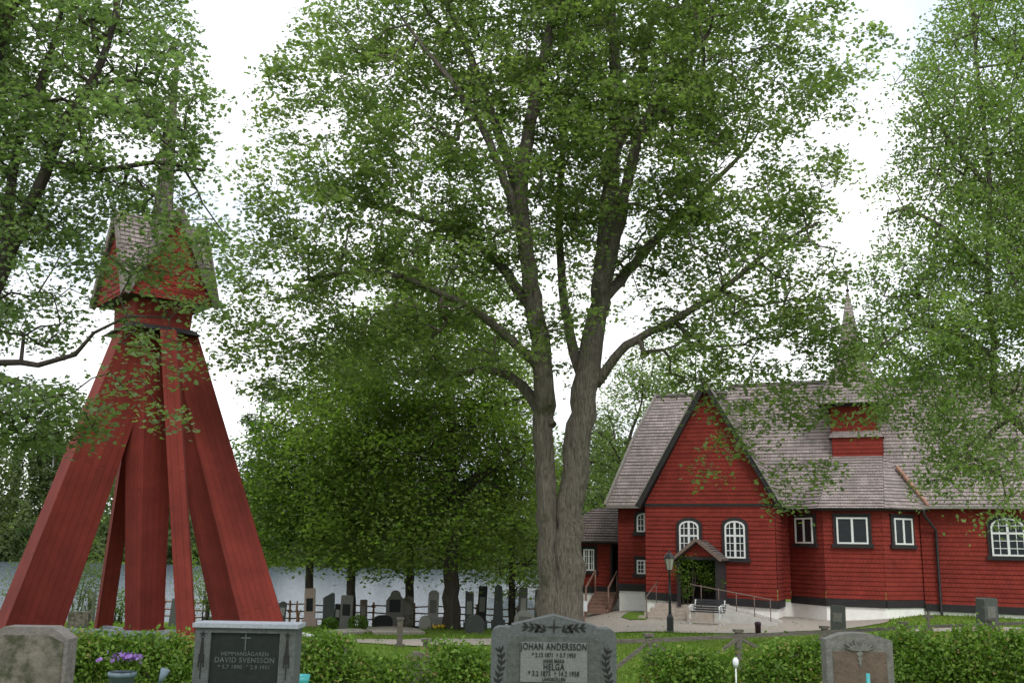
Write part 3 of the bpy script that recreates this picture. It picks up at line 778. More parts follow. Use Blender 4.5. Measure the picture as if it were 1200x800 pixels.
# annex with hipped roof, west of the nave
AV = 3.6; al = -11.6; az0 = -.12; az1 = 2.05
m = CB(); m.courses([(al, AV, az0), (-8.15, AV, az0), (-8.15, AV, az1), (al, AV, az1)], .18, .02); m.courses([(al, AV+4, az0), (al, AV, az0), (al, AV, az1), (al, AV+4, az1)], .18, .02)
m.courses([(-8.15, AV+.9, az0), (NL, AV+.9, az0), (NL, AV+.9, az1), (-8.15, AV+.9, az1)], .18, .02)
m.build('annex_wall', M_wall, church)
m = CB(); edge2 = CB()
P1 = [(al-.35, AV-.4, az1-.1), (NL+.0, AV-.4, az1-.1), (NL+.0, AV+1.7, az1+1.55), (al+2.2, AV+1.7, az1+1.55)]
m.courses(P1, RS, RLF); slab(edge2, P1)
P2 = [(al-.35, AV+4.2, az1-.1), (al-.35, AV-.4, az1-.1), (al+2.2, AV+1.7, az1+1.55)]; m.courses(P2, RS, RLF); slab(edge2, P2)
m.build('annex_roof', M_roofd, church); edge2.build('roof_edge', M_tar, church)
m = CB(); wallbox((al, AV+.02), (NL, AV+.02), -1.5, -.42); m.build('foundation', M_lime, church)
m = CB(); wallbox((al, AV), (-8.15, AV), -.42, az0+.02, .08, .04); m.build('tarred_hem', M_tar, church)
m = CB(); m.box((-8.12, AV+.35, .8), (.14, .7, 2.4)); m.build('door_jamb', M_tar, church)
m = CB(); m.box((-7.75, AV+.86, .75), (.78, .06, 2.1)); m.build('door', M_tar, church)
u, z, ww, hh = wface(684.5, 697, 643, 668, AV); church_window((u, AV-.02, z), 0, ww, hh, 0, 2, 3)
# porch
PC, _ = chloc(829, 690, 0); PD = 1.9
pu0, pu1 = PC-.78, PC+.78; pz1 = 1.35
m = CB()
for s, u in ((-1, pu0), (1, pu1)):
    m.box((u, -PD, .38), (.14, .14, 1.95)); m.box((u, -PD*.5, .42), (.06, PD, 1.9))
m.box((PC, -.06, .45), (1.5, .1, 2.0)); m.box((PC, -PD, 1.32), (1.7, .12, .12))
m.build('porch_frame', M_tar, church)
m = CB(); m.box((PC-.36, -.14, .38), (.66, .05, 1.8)); m.box((PC+.36, -.14, .38), (.66, .05, 1.8)); dr = m.build('door', mat('dark_door', (.03, .018, .015), .6, .4, .2, 6, .2), church)
m = CB(); m.tube([(PC-.07, -.19, .3), (PC-.07, -.19, .5)], .015, 6); m.build('handle', M_rust, dr)
m = CB(); e2 = CB(); oz = pz1-.10; ap = oz+.78
for poly in ([(pu1+.2, -PD-.25, oz), (pu1+.2, 0, oz), (PC, 0, ap), (PC, -PD-.25, ap)], [(PC, -PD-.25, ap), (PC, 0, ap), (pu0-.2, 0, oz), (pu0-.2, -PD-.25, oz)]):
    m.courses(poly, .16, .03); slab(e2, poly, .08)
m.build('porch_roof', M_roofd, church); e2.build('roof_edge', M_tar, church)
m = CB(); m.courses([(pu0, -PD-.02, pz1), (pu1, -PD-.02, pz1), (PC, -PD-.02, ap-.1)], .18, .02); m.build('porch_gable', M_wall, church)
m = CB(); m.beam((pu1+.22, -PD-.28, oz), (PC, -PD-.28, ap+.03), .05, .12); m.beam((pu0-.22, -PD-.281, oz), (PC, -PD-.281, ap+.03), .05, .12); m.build('barge_board', M_rust, church)
# landing, steps and ramp as one piece of masonry
FL = -.52
steps = thing('entrance_steps', 'broad pale stone steps and landing before the porch door', 'steps', tuple(OC), -PHI)
m = CB(); L0, _ = chloc(770, 705, -1.5); L1 = PC+.9
m.box(((L0+L1)/2, -.95, (FL-1.4)/2-.0), (L1-L0, 1.84, 1.4+FL)); m.box(((PC-.15+L1)/2, -2.64, (FL-1.4)/2-.0), (L1-PC+.15, 1.52, 1.4+FL)); m.build('landing', M_step, steps)
for i in range(3):
    z1 = FL-.15*(i+1); m = CB(); m.box(((L0+PC-.2)/2-.04*i, -1.87-.16-.32*i, (z1-1.4)/2), (PC-.2-L0+.25*(i+1), .318, 1.4+z1)); m.build('step', M_step, steps, bevel=.012)
ramp = thing('access_ramp', 'gravel ramp with pale concrete kerbs rising along the church to the porch', 'ramp', tuple(OC), -PHI)
r0, r1 = L1+.01, L1+2.3
m = CB(); m.hexa([(r0, -3.3, -1.4), (r1, -3.3, -1.4), (r1, -1.8, -1.4), (r0, -1.8, -1.4), (r0, -3.3, FL), (r1, -3.3, -1.09), (r1, -1.8, -1.09), (r0, -1.8, FL)]); m.build('ramp_surface', M_gravel, ramp)
for v in (-3.38, -1.72):
    m = CB(); m.hexa([(r0, v-.07, -1.4), (r1+.05, v-.07, -1.4), (r1+.05, v+.07, -1.4), (r0, v+.07, -1.4), (r0, v-.07, FL+.09), (r1+.05, v-.07, -1.0), (r1+.05, v+.07, -1.0), (r0, v+.07, FL+.09)]); m.build('kerb', M_concrete, ramp)
rail = thing('handrail', 'thin rusty iron handrail running down beside the ramp', 'handrail', tuple(OC), -PHI)
m = CB(); zt = FL+.85; vr = -3.38
m.tube([(PC-.3, -2.0, zt), (r0-.9, vr+.02, zt), (r1-.1, vr, -1.0+.85)], .022, 6); m.build('top_rail', M_rust, rail)
for t in (0, .25, .5, .75, .97):
    uu_ = r0-.5+(r1-r0+.4)*t; g0 = FL+.05+(-1.05-FL)*max(0, (uu_-r0)/(r1-r0)); zz = zt+(-.15-zt)*t
    m = CB(); m.tube([(uu_, vr, g0-.06), (uu_, vr, zz)], .018, 6); m.build('baluster', M_rust, rail)
rail2 = thing('handrail', 'short iron handrail on the outer end of the pale stone steps', 'handrail', tuple(OC), -PHI)
m = CB(); m.tube([(L0-.12, -2.9, -.25), (L0-.05, -1.2, .33)], .02, 6); m.build('top_rail', M_rust, rail2)
for v, z in ((-2.85, -.25), (-1.25, .31)):
    m = CB(); m.tube([(L0-.09, v, -1.12), (L0-.09, v, z)], .018, 6); m.build('baluster', M_rust, rail2)
# wooden annex stairs
ws = thing('wooden_stairs', 'weathered reddish wooden stairs with plank treads up to the annex door', 'stairs', tuple(OC), -PHI)
s0, _ = chloc(692, 700, AV-1); s1, _ = chloc(718, 700, AV-1)
for i in range(6):
    m = CB(); z = -.36-.15*i; m.box(((s0+s1)/2, AV-.35-.27*i, z), (s1-s0, .29, .045)); m.box(((s0+s1)/2, AV-.47-.27*i, z-.085), (s1-s0-.02, .025, .12)); m.build('tread', M_stepwood, ws)
for u in (s0, s1):
    m = CB(); m.beam((u, AV-.1, -.42), (u, AV-1.85, -1.25), .05, .28); m.build('stringer', M_stepwood, ws)
    m = CB(); m.tube([(u, AV-.25, -.5), (u, AV-.25, .65)], .045, 6); m.build('post', M_stepwood, ws)
    m = CB(); m.beam((u, AV-.2, .62), (u, AV-1.75, -.15), .05, .09); m.tube([(u, AV-1.7, -1.15), (u, AV-1.7, -.1)], .045, 6); m.build('handrail', M_stepwood, ws)

# ================================================================== BELL TOWER
tower = thing('bell_tower', 'tall red boarded bell tower on splayed legs under a gabled shingle hood', 'bell tower', (0, 0, 0))
TD = 28.0; tc0 = at(180, 735, TD); tb = np.array([tc0[0], TD, gz(tc0[0], TD)]); tower.location = tuple(tb)
def TB(): return MB(tuple(-tb))
ha = math.radians(20)-math.atan2(-tc0[0], TD)*-1
# hood, square plan seen corner-on
hc = at(181, 355, TD); hd = (hc[0], hc[1]); view = math.atan2(hc[0], hc[1])
yaw = -view+math.radians(20)
s = 2.62/2
zb = at(181, 361, TD)[2]; za = at(205, 246, TD-1.0)[2]
def hp(a, b, z): c, q = math.cos(yaw), math.sin(yaw); return (hd[0]+a*c-b*q, hd[1]+a*q+b*c, z)
roofm = TB(); wallm = TB(); trim = TB(); barge = TB()
cor = [(-s, -s), (s, -s), (s, s), (-s, s)]; ctr = hp(0, 0, za)
for i in range(4):
    a, b = cor[i], cor[(i+1) % 4]; mid = ((a[0]+b[0])/2, (a[1]+b[1])/2); apx = hp(mid[0]*1.0, mid[1]*1.0, za)
    k = .93
    wallm.courses([hp(a[0]*k, a[1]*k, zb+.02), hp(b[0]*k, b[1]*k, zb+.02), hp(mid[0]*k, mid[1]*k, za-.15)], .16, .02)
    A = hp(a[0], a[1], zb); B = hp(b[0], b[1], zb)
    roofm.courses([A, apx, ctr][::-1] if False else [A, ctr, apx][::-1], .16, .03)
    roofm.courses([B, ctr, apx], .16, .03)
    out = Vector(hp(mid[0]*.04, mid[1]*.04, 0))-Vector(hp(0, 0, 0))
    for q in (A, B):
        barge.beam(Vector(q)+out, Vector(apx)+out, .05, .2)
wallm.build('hood_gable', M_wall, tower); roofm.build('hood_roof', M_roof, tower); barge.build('barge_board', mat('grey_barge', (.20, .17, .155), .85, .2, .3, 8, .3), tower)
m = TB()
m.face([hp(x*.96, y*.96, zb+.03) for x, y in cor][::-1]); m.build('hood_floor', M_tar, tower)
# spire
m = TB(); zt = at(197, 62, TD)[2]
def rg(h0, z0, h1, z1, st=.16, lf=.015):
    for i in range(4):
        a, b = cor[i], cor[(i+1) % 4]; f0, f1 = h0/s, h1/s
        m.courses([hp(a[0]*f0, a[1]*f0, z0), hp(b[0]*f0, b[1]*f0, z0), hp(b[0]*f1, b[1]*f1, z1), hp(a[0]*f1, a[1]*f1, z1)], st, lf)
rg(.34, za-.5, .2, za+.5); rg(.2, za+.5, .03, zt); m.build('spire', M_roofd, tower)
m = TB(); m.tube([hp(0, 0, zt-.1), hp(0, 0, zt+.8)], .02, 6); m.build('finial', M_iron, tower)
# core column
m = TB(); z385 = at(181, 392, TD)[2]
def quadleg(mm, bot, top):
    """bot, top: four ground/top corners"""
    ax = Vector(np.mean(top, 0)-np.mean(bot, 0))
    P = [Vector(p) for p in bot]+[Vector(p) for p in top]; mm.hexa(P, ax)
yc = yaw+math.radians(12)
def cp(x, y, z, cx=0, cy=0, ang=yc): c, q = math.cos(ang), math.sin(ang); return (hd[0]+cx+x*c-y*q, hd[1]+cy+x*q+y*c, z)
z0 = tb[2]-.05
cbx = at(169, 735, TD)[0]-hd[0]
def sq(h, z, cx=0, cy=0, ang=yc): return [cp(-h, -h, z, cx, cy, ang), cp(h, -h, z, cx, cy, ang), cp(h, h, z, cx, cy, ang), cp(-h, h, z, cx, cy, ang)]
quadleg(m, sq(.36, z0+.5, cbx), sq(.50, z385, 0)); m.build('core_column', M_board, tower)
m = TB(); quadleg(m, sq(.40, z0, cbx), sq(.39, z0+.5, cbx)); m.build('column_plinth', M_board, tower)
# body under the hood where the legs meet
m = TB(); quadleg(m, sq(.80, zb-.75, 0, 0, yaw), sq(.84, zb+.1, 0, 0, yaw)); m.build('tower_neck', M_board, tower)
m = TB(); quadleg(m, sq(1.05, z385-.05, 0, 0, yaw), sq(.86, z385+.12, 0, 0, yaw)); m.build('neck_skirt', M_tar, tower)
def leg(name, foot_px, foot_d, halfw, top_px, top_py, top_d, tophw, ang, depth=None):
    """a boarded strut: foot on the ground, head tucked under the hood"""
    f = at(foot_px, 735, foot_d); fz = gz(f[0], foot_d)-.05; t = at(top_px, top_py, top_d)
    d = depth or halfw
    c, q = math.cos(ang), math.sin(ang)
    def r(h, dd, cx, cy, z): return [(cx+x*c-y*q, cy+x*q+y*c, z) for x, y in ((-h, -dd), (h, -dd), (h, dd), (-h, dd))]
    mm = TB(); quadleg(mm, r(halfw, d, f[0], foot_d, fz), r(tophw, tophw*d/halfw, t[0], top_d, t[2])); return mm.build(name, M_board, tower)
leg('leg', 28, 27.6, .74, 164, 388, 27.75, .56, math.radians(38), .62)
leg('leg', 300, 28.3, .70, 204, 388, 28.1, .46, math.radians(48), .70)
leg('leg', 120, 30.6, .22, 172, 388, 28.6, .2, math.radians(30), .25)
leg('leg', 222, 26.2, .215, 198, 388, 27.0, .21, math.radians(12), .24)
# outer weather board on the big west leg
m = TB()
f = at(3, 735, 28.0); t = at(143, 395, 28.0); m.hexa([(f[0]-.12, 28.2, z0), (f[0]+.16, 27.9, z0), (f[0]+.3, 28.3, z0), (f[0], 28.6, z0), (t[0]-.06, 28.2, t[2]), (t[0]+.1, 27.9, t[2]), (t[0]+.2, 28.3, t[2]), (t[0], 28.6, t[2])], Vector(t-f)); m.build('weather_board', M_board, tower)
# grey ground sills tying the feet together
for (xa, da, xb, db) in ((60, 27.4, 147, 27.9), (192, 27.9, 262, 28.0), (120, 30.5, 152, 28.3), (186, 27.7, 214, 26.4), (70, 27.3, 215, 26.2)):
    a = at(xa, 735, da); b = at(xb, 735, db); m = TB(); m.beam((a[0], da, gz(a[0], da)+.28), (b[0], db, gz(b[0], db)+.28), .16, .22); m.build('ground_sill', M_sill, tower)

# ================================================================== GRAVESTONES NEAR THE CAMERA
FONT = None
def inscription(lines, parent, m, y, name='inscription', sx=1.0):
    mbs = MB()
    for txt, size, cx, cz in lines:
        cu = bpy.data.curves.new('t', 'FONT'); cu.body = txt; cu.size = size; cu.align_x = 'CENTER'; cu.extrude = .0015; cu.space_character = 1.12; cu.offset = size*.012
        ob = bpy.data.objects.new('t', cu); C.objects.link(ob); bpy.context.view_layer.update()
        me = bpy.data.meshes.new_from_object(ob.evaluated_get(bpy.context.evaluated_depsgraph_get()))
        base = len(mbs.v)
        for v in me.vertices: mbs.v.append(Vector((cx+v.co.x*sx, y-v.co.z, cz+v.co.y)))
        for p in me.polygons: mbs.f.append([base+i for i in p.vertices]); mbs.ax.append(None); mbs.smooth.append(False)
        bpy.data.objects.remove(ob); bpy.data.curves.remove(cu); bpy.data.meshes.remove(me)
    return mbs.build(name, m, parent)
def frame_of(D, px_c, py_ref=760):
    """metres across and up for a stone standing at distance D"""
    p = at(px_c, py_ref, D); x0 = p[0]
    def X(px, py=760): return at(px, py, D)[0]-x0
    def Z(py, px=px_c): return at(px, py, D)[2]-gz(x0, D)
    return x0, X, Z
# --- central stone
D = 5.6; x0, X, Z = frame_of(D, 649)
g = thing('gravestone', 'wide grey granite gravestone with pointed top, dark arched recess and carved star with two sprigs', 'gravestone', (x0, D, gz(x0, D)))
hw = (X(722)-X(575))/2; zs = Z(735.5); zp = Z(720.5); zsh = Z(733)
def rounded(w, z0, z1, r, peak=None, sh=None):
    pts = [(-w, z0), (w, z0)]
    for i in range(6):
        a = math.pi/2*i/5; pts.append((w-r+r*math.cos(a), z1-r+r*math.sin(a)))
    if peak: pts += [(sh, z1), (sh, z1+.012), (0, peak), (-sh, z1+.012), (-sh, z1)]
    for i in range(6):
        a = math.pi/2+math.pi/2*i/5; pts.append((-w+r+r*math.cos(a), z1-r+r*math.sin(a)))
    return pts
m = MB(); m.prism(rounded(hw, .15, zs, .045, zp, hw*.68), 0, .16); slab_o = m.build('slab', M_granite, g, bevel=.006)
m = MB(); m.box((0, .08, .06), (hw*2+.14, .30, .16)); m.build('plinth', M_granite, g, bevel=.01)
rw = (X(703)-X(595))/2; rz = Z(745.5)
m = MB(); m.prism(rounded(rw, .35, rz, .06), -.004, .001); m.build('recess', M_granite_d, g)
pw = (X(688)-X(610))/2; pz1 = Z(752); pz0 = Z(798.5); pc = (X(688)+X(610))/2
m = MB(); m.box((pc, -.009, (pz0+pz1)/2), (pw*2, .012, pz1-pz0)); m.build('name_plate', M_plate, g, bevel=.002)
k_ = 5.6/1167
inscription([('JOHAN ANDERSSON', .050, pc, Z(760.5)), ('* 2.12 1871  † 5.7 1953', .031, pc, Z(769)), ('HANS MAKA', .026, pc, Z(775.5)), ('HELGA', .048, pc, Z(784)),
             ('* 3.2 1873  † 14.2 1958', .036, pc, Z(791)), ('LÅNGKULLEN', .026, pc, Z(797))], g, M_lettering, -.018, sx=.70)
m = MB()
def sprig(mm, pts, lf, y, both=True):
    for i in range(len(pts)-1):
        a, b = pts[i], pts[i+1]; d = Vector((b[0]-a[0], b[1]-a[1])); n = Vector((-d.y, d.x)).normalized()*.003
        mm.prism([(a[0]-n.x, a[1]-n.y), (a[0]+n.x, a[1]+n.y), (b[0]+n.x*.6, b[1]+n.y*.6), (b[0]-n.x*.6, b[1]-n.y*.6)], y, y+.004)
        for sd in ((1, -1) if both else (1,)):
            dd = d.normalized(); s_ = Vector((-dd.y, dd.x))*sd; e = Vector(a)+(dd*.8+s_*.6)*lf; c = (Vector(a)+e)/2; q = (s_*.8-dd*.5)*lf*.2
            mm.prism([tuple(Vector(a)), tuple(c+q), tuple(e), tuple(c-q)], y, y+.004)
zc = Z(734)
mm = MB()
mm.prism([(-.006, zc), (0, zc-.042), (.006, zc), (0, zc+.042)], -.004, .001); mm.prism([(0, zc-.006), (.042, zc), (0, zc+.006), (-.042, zc)], -.0045, .001)
mm.build('carved_star', M_lettering, g)
for sg in (-1, 1):
    mm = MB(); sprig(mm, [(sg*.045, zc-.022), (sg*.075, zc-.004), (sg*.105, zc-.006), (sg*.14, zc-.002), (sg*.175, zc)], .04, -.004)
    sprig(mm, [(sg*.10, zc-.030), (sg*.085, zc-.004), (sg*.07, zc+.014)], .02, -.004)
    mm.build('carved_sprig', M_lettering, g); mm = MB()
    xx = sg*(hw-.050); zz = Z(756)
    sprig(mm, [(xx+.01*sg*math.sin(i), zz-.23+.032*i) for i in range(8)], .038, -.004)
    mm.build('carved_sprig', M_lettering, g)
# --- dark polished stone with side pillars
D = 6.6; x0, X, Z = frame_of(D, 287)
g = thing('gravestone', 'dark polished gravestone with thin cross between grey pillars under a flat cap', 'gravestone', (x0, D, gz(x0, D)), 0)
hw = (X(346)-X(228))/2; zt = Z(730); zc1 = Z(735)
m = MB(); m.box((0, .09, (zt+zc1)/2), (hw*2+.035, .235, zt-zc1)); m.build('cap', mat('pale_cap', (.27, .29, .33), .6, .4, .15, 40, .2, 80), g, bevel=.006)
for sg in (-1, 1): m = MB(); m.box((sg*(hw-.05), .09, (.15+zc1)/2), (.10, .20, zc1-.15)); m.build('pillar', M_granite, g, bevel=.004)
m = MB(); m.box((0, .095, (.15+zc1)/2), (hw*2-.2, .17, zc1-.15)); m.build('panel', M_black, g)
m = MB(); m.box((0, .0, (zc1+Z(741))/2), (hw*2-.2, .018, zc1-Z(741))); m.build('lintel', M_granite, g)
m = MB(); m.box((0, .09, .06), (hw*2+.12, .34, .17)); m.build('plinth', M_granite, g, bevel=.01)
m = MB(); cz = Z(747); m.box((0, .006, cz-.02), (.008, .006, .115)); m.box((0, .006, cz), (.062, .0055, .008)); m.build('cross', M_gilt, g)
inscription([('HEMMANSÄGAREN', .034, 0, Z(768)), ('DAVID SVENSSON', .045, 0, Z(776)), ('* 5.7 1890  † 2.9 1951', .034, 0, Z(783.5))], g, M_gilt, .008, sx=.95)
for sg in (-1, 1):
    m = MB(); xx = sg*(hw-.05); zz = Z(743); st = []
    for i in range(10):
        a = math.pi/2+i*math.pi/5; r = .022 if i % 2 == 0 else .009; st.append((xx+r*math.cos(a), zz+r*math.sin(a)))
    m.prism(st, -.014, -.009); m.prism([(xx-.006, zz-.02), (xx+.006, zz-.02), (xx+.016, zz-.17), (xx-.016, zz-.17)], -.014, -.009)
    m.prism([(xx-.004, zz-.17), (xx+.004, zz-.17), (xx+.003, zz-.27), (xx-.003, zz-.27)], -.0135, -.009)
    m.prism([(xx-.018, zz-.12), (xx-.012, zz-.12), (xx-.010, zz-.2), (xx-.02, zz-.2)], -.0133, -.009); m.prism([(xx+.012, zz-.12), (xx+.018, zz-.12), (xx+.02, zz-.2), (xx+.010, zz-.2)], -.0131, -.009)
    m.build('carved_torch', M_lettering, g)
# --- lichen covered stone at the edge of the frame
D = 6.0; x0, X, Z = frame_of(D, 30)
g = thing('gravestone', 'old lichen-spotted gravestone with cut corners and pale rim beside the flower pot', 'gravestone', (x0, D, gz(x0, D)), math.radians(3))
hw = X(78); zt = Z(734); zs = Z(748)
pr = [(-hw, .12), (hw, .12), (hw, zs), (hw-.1, zt), (-hw+.1, zt), (-hw, zs)]
m = MB(); m.prism(pr, 0, .15); m.build('slab', M_lichen_rim, g, bevel=.012)
pi_ = [(-hw+.022, .3), (hw-.022, .3), (hw-.022, zs-.02), (hw-.115, zt-.045), (-hw+.115, zt-.045), (-hw+.022, zs-.02)]
m = MB(); m.prism(pi_, -.006, .001); m.build('face_panel', M_lichen, g)
m = MB(); m.box((0, .07, .05), (hw*2+.12, .28, .16)); m.build('plinth', M_lichen, g, bevel=.01)
# --- brown-faced stone with carved palm
D = 8.6; x0, X, Z = frame_of(D, 1007)
g = thing('gravestone', 'brown faced grey gravestone with carved flower spray under its curved top', 'gravestone', (x0, D, gz(x0, D)), math.radians(-3))
hw = (X(1046)-X(969))/2; zt = Z(742); zs = Z(749.5)
pr = [(-hw, .1), (hw, .1), (hw, zs)]
for i in range(9):
    a = i/8; pr.append((hw*.88-a*hw*1.76, zs+(zt-zs)*(1-(abs(a-.5)*2)**2.6)+.004))
pr.append((-hw, zs))
m = MB(); m.prism(pr, 0, .17); m.build('slab', M_granite_m, g, bevel=.01)
m = MB(); m.prism([(-hw*.8, .2), (hw*.8, .2), (hw*.8, Z(763)), (-hw*.8, Z(763))], -.006, .001); m.build('face_panel', M_brownstone, g)
m = MB(); zc = Z(762)
for i in range(9):
    a = math.pi*(.1+.8*i/8); dx, dz = math.cos(a), math.sin(a); L_ = .10+.02*(i % 2)
    e = Vector((dx*L_*1.25, zc+dz*L_*.75)); c = Vector((dx*L_*.6, zc+dz*L_*.36)); n = Vector((-dz, dx))*.012
    m.prism([(0, zc), (c.x-n.x, c.y-n.y), (e.x, e.y), (c.x+n.x, c.y+n.y)], -.014-.0006*i, .001)
for i in range(3): m.prism([(-.03+.008*i, zc-.02-.04*i), (0, zc-.055-.04*i), (.03-.008*i, zc-.02-.04*i), (0, zc+.01-.04*i)], -.012-.001*i, .001)
m.build('carved_ornament', M_granite_m, g)
m = MB(); m.box((0, .08, .04), (hw*2+.12, .3, .15)); m.build('plinth', M_granite, g, bevel=.01)
# --- mossy little stone in the hedge gap
pm = ground(492, 812); D = 14.2; x0, X, Z = frame_of(D, 490)
g = thing('gravestone', 'small mossy rough stone half hidden in the gap of the hedge', 'gravestone', (x0, D, gz(x0, D)), .3)
m = MB(); hw = .17; zt = Z(763)
m.prism([(-hw, -.1), (hw, -.1), (hw*1.0, zt*.7), (hw*.5, zt*.95), (-.02, zt), (-hw*.7, zt*.9), (-hw*1.05, zt*.6)], -.1, .14); m.build('slab', M_lichen, g, bevel=.03)

# ================================================================== GRAVES FARTHER OFF
def far_stone(pxl, pxr, pyt, pyb, style, m_, label, rz=0., thick=.22, base=False, group=None, name='gravestone', base_m=None):
    pg = ground((pxl+pxr)/2, pyb); x0, y0 = pg[0], pg[1]; gz0 = gz(x0, y0)
    wd = at(pxr, pyb, y0)[0]-at(pxl, pyb, y0)[0]; ht = at((pxl+pxr)/2, pyt, y0)[2]-gz0
    g = thing(name, label, 'gravestone', (x0, y0, gz0), rz, group); h = wd/2
    m = MB(); b0 = -.05
    if base:
        bm = MB(); bm.box((0, 0, ht*.09), (wd*1.35, thick*1.5, ht*.22)); bm.build('plinth', base_m or m_, g, bevel=.015); b0 = ht*.19
    if style == 'slab': pr = [(-h, b0), (h, b0), (h*.96, ht*.97), (h*.85, ht), (-h*.85, ht), (-h*.96, ht*.97)]
    elif style == 'slant': pr = [(-h, b0), (h, b0), (h*.97, ht*.97), (h*.6, ht), (-h*.9, ht*.86)]
    elif style == 'round':
        pr = [(-h, b0), (h, b0)]+[(h*math.cos(math.pi*i/10), ht-h*.8+h*.8*math.sin(math.pi*i/10)) for i in range(11)]
    elif style == 'ogee':
        pr = [(-h, b0), (h, b0), (h, ht*.72), (h*.8, ht*.78), (h*.62, ht*.84)]+[(h*.55*math.cos(math.pi*i/8), ht*.86+ht*.14*math.sin(math.pi*i/8)) for i in range(9)]+[(-h*.62, ht*.84), (-h*.8, ht*.78), (-h, ht*.72)]
    elif style == 'obelisk': pr = None
    elif style == 'pillow': pr = [(-h, b0), (h, b0), (h, ht*.72), (h*.7, ht*.93), (h*.2, ht), (-h*.3, ht), (-h*.75, ht*.9), (-h, ht*.65)]
    if pr: m.prism(pr, -thick/2, thick/2)
    else:
        t = .72; P = []
        for k, z in ((1, b0), (t, ht*.94)):
            for a, b in ((-1, -1), (1, -1), (1, 1), (-1, 1)): P.append((a*h*k, b*h*.8*k, z))
        m.hexa(P); tp = (0, 0, ht)
        for i in range(4): m.face([P[4+i], P[4+(i+1) % 4], tp])
    st_ = m.build('stone', m_, g, bevel=.012)
    if style in ('slab', 'round', 'ogee') and ht > .9:
        pm_ = M_granite_l if m_ in (M_black, M_granite_d) and int(pxl) % 2 else (M_black if m_ is M_pink or m_ is M_granite_m else M_granite_m)
        pn = MB(); pn.box((0, -thick/2-.004, ht*.58), (wd*.62, .012, ht*.34)); pn.build('inscription_panel', pm_, g, bevel=.003)
    g.rotation_euler = (math.radians(random.uniform(-2, 2)), math.radians(random.uniform(-2.5, 2.5)), rz)
    return g
far_stone(325, 334, 704, 728, 'round', M_granite_d, 'small dark rounded gravestone close by the tower foot', .2)
far_stone(356.5, 369, 689, 731.5, 'slab', M_pink, 'tall pinkish granite pillar gravestone with a paler base', .1, .35, True)
far_stone(378, 392, 694, 731, 'slant', M_granite, 'dark blue grey gravestone with slanted top beside the pink pillar', .1)
far_stone(391, 398, 707, 728, 'slab', M_black, 'narrow black gravestone tucked behind the slanted slab', .1)
far_stone(397.5, 412, 697, 737, 'slab', M_granite_m, 'weathered grey gravestone between two round green bushes', .0)
far_stone(422, 430, 702, 728, 'slab', M_brownstone, 'slim brown gravestone by the lakeside rail fence', .0, .25, True, base_m=M_granite)
far_stone(437, 460, 720, 736, 'pillow', M_black, 'low black cushion-shaped gravestone on a gravel grave bed', .15)
far_stone(452, 473, 691, 733, 'ogee', M_granite_m, 'tall grey gravestone with stepped rounded top behind the cushion stone', .0, .3)
far_stone(472, 484, 698, 726, 'round', M_lichen, 'brownish rounded gravestone in the shade of a tree trunk', .0, .3)
far_stone(501, 513, 691, 724, 'round', M_granite_l, 'light grey tall rounded gravestone behind the two pale blocks', .0, .3)
far_stone(491, 505, 721, 737.5, 'pillow', M_granite_l, 'whitish grave block next to yellow flowers', .0, .35)
far_stone(505.5, 525, 722.5, 737.5, 'slab', M_granite_l, 'broad light grey grave block behind yellow flowers', .0, .35)
far_stone(545, 555, 693, 727, 'slab', M_granite_d, 'dark pillar gravestone with flat top beside the black column', .0, .35, True)
far_stone(558.5, 569, 686, 729, 'slab', M_black, 'black polished column gravestone on a stepped base', .0, .4, True, base_m=M_granite)
far_stone(545, 567, 720, 741.5, 'round', M_granite_d, 'squat dark rounded gravestone standing alone on the lawn', .0, .3)
far_stone(578, 590, 684, 720, 'obelisk', M_granite, 'dark weathered obelisk near the lakeside fence', .0, .4, True)
far_stone(607, 617, 688, 718, 'slab', M_granite_d, 'dark upright gravestone just off the maple trunk', .1, .35, True)
far_stone(626, 636, 690, 720, 'slab', M_granite_d, 'dark leaning gravestone half behind the maple trunk', -.1, .35)
far_stone(602, 626, 715, 741, 'round', M_granite_l, 'pale rounded gravestone peeping over the pointed stone', .1, .3)
far_stone(198, 211, 699, 733, 'obelisk', M_granite_d, 'dark obelisk seen between the tower legs', .1, .4)
far_stone(80, 104, 716, 737, 'slab', M_lichen, 'broad mottled gravestone seen behind the leaning tower leg', .0, .3)
far_stone(103, 110, 692, 722, 'slab', M_granite_m, 'thin grey gravestone beside the rear tower leg', .0, .3)
far_stone(974, 991, 709, 741.5, 'slab', M_granite_d, 'dark grey gravestone in front of the white church footing', math.radians(-25), .22)
far_stone(1146, 1170, 700, 739, 'slab', M_granite_d, 'dark green polished gravestone standing apart before the church wall', math.radians(28), .35)
# crosses
def cross(px, pyt, pyb, m_, label, tilt=0, s_=1.):
    pg = ground(px, pyb); x0, y0 = pg[0], pg[1]; ht = at(px, pyt, y0)[2]-gz(x0, y0)
    g = thing('grave_cross', label, 'grave cross', (x0, y0, gz(x0, y0)), 0); g.rotation_euler = (0, tilt, .2)
    m = MB(); w_ = ht*.11
    m.box((0, 0, ht*.5), (w_, w_*.7, ht)); m.box((0, 0, ht*.74), (ht*.46, w_*.68, w_)); m.build('cross', m_, g, bevel=.01)
    m = MB(); m.box((0, 0, ht*.12), (ht*.36, ht*.3, ht*.26)); m.build('plinth', m_, g, bevel=.02)
cross(243, 697, 729, M_granite_d, 'dark stone cross on a block just inside the tower legs')
cross(1087, 715, 742, M_oldwood, 'leaning weathered grey cross in front of the church corner', .12)
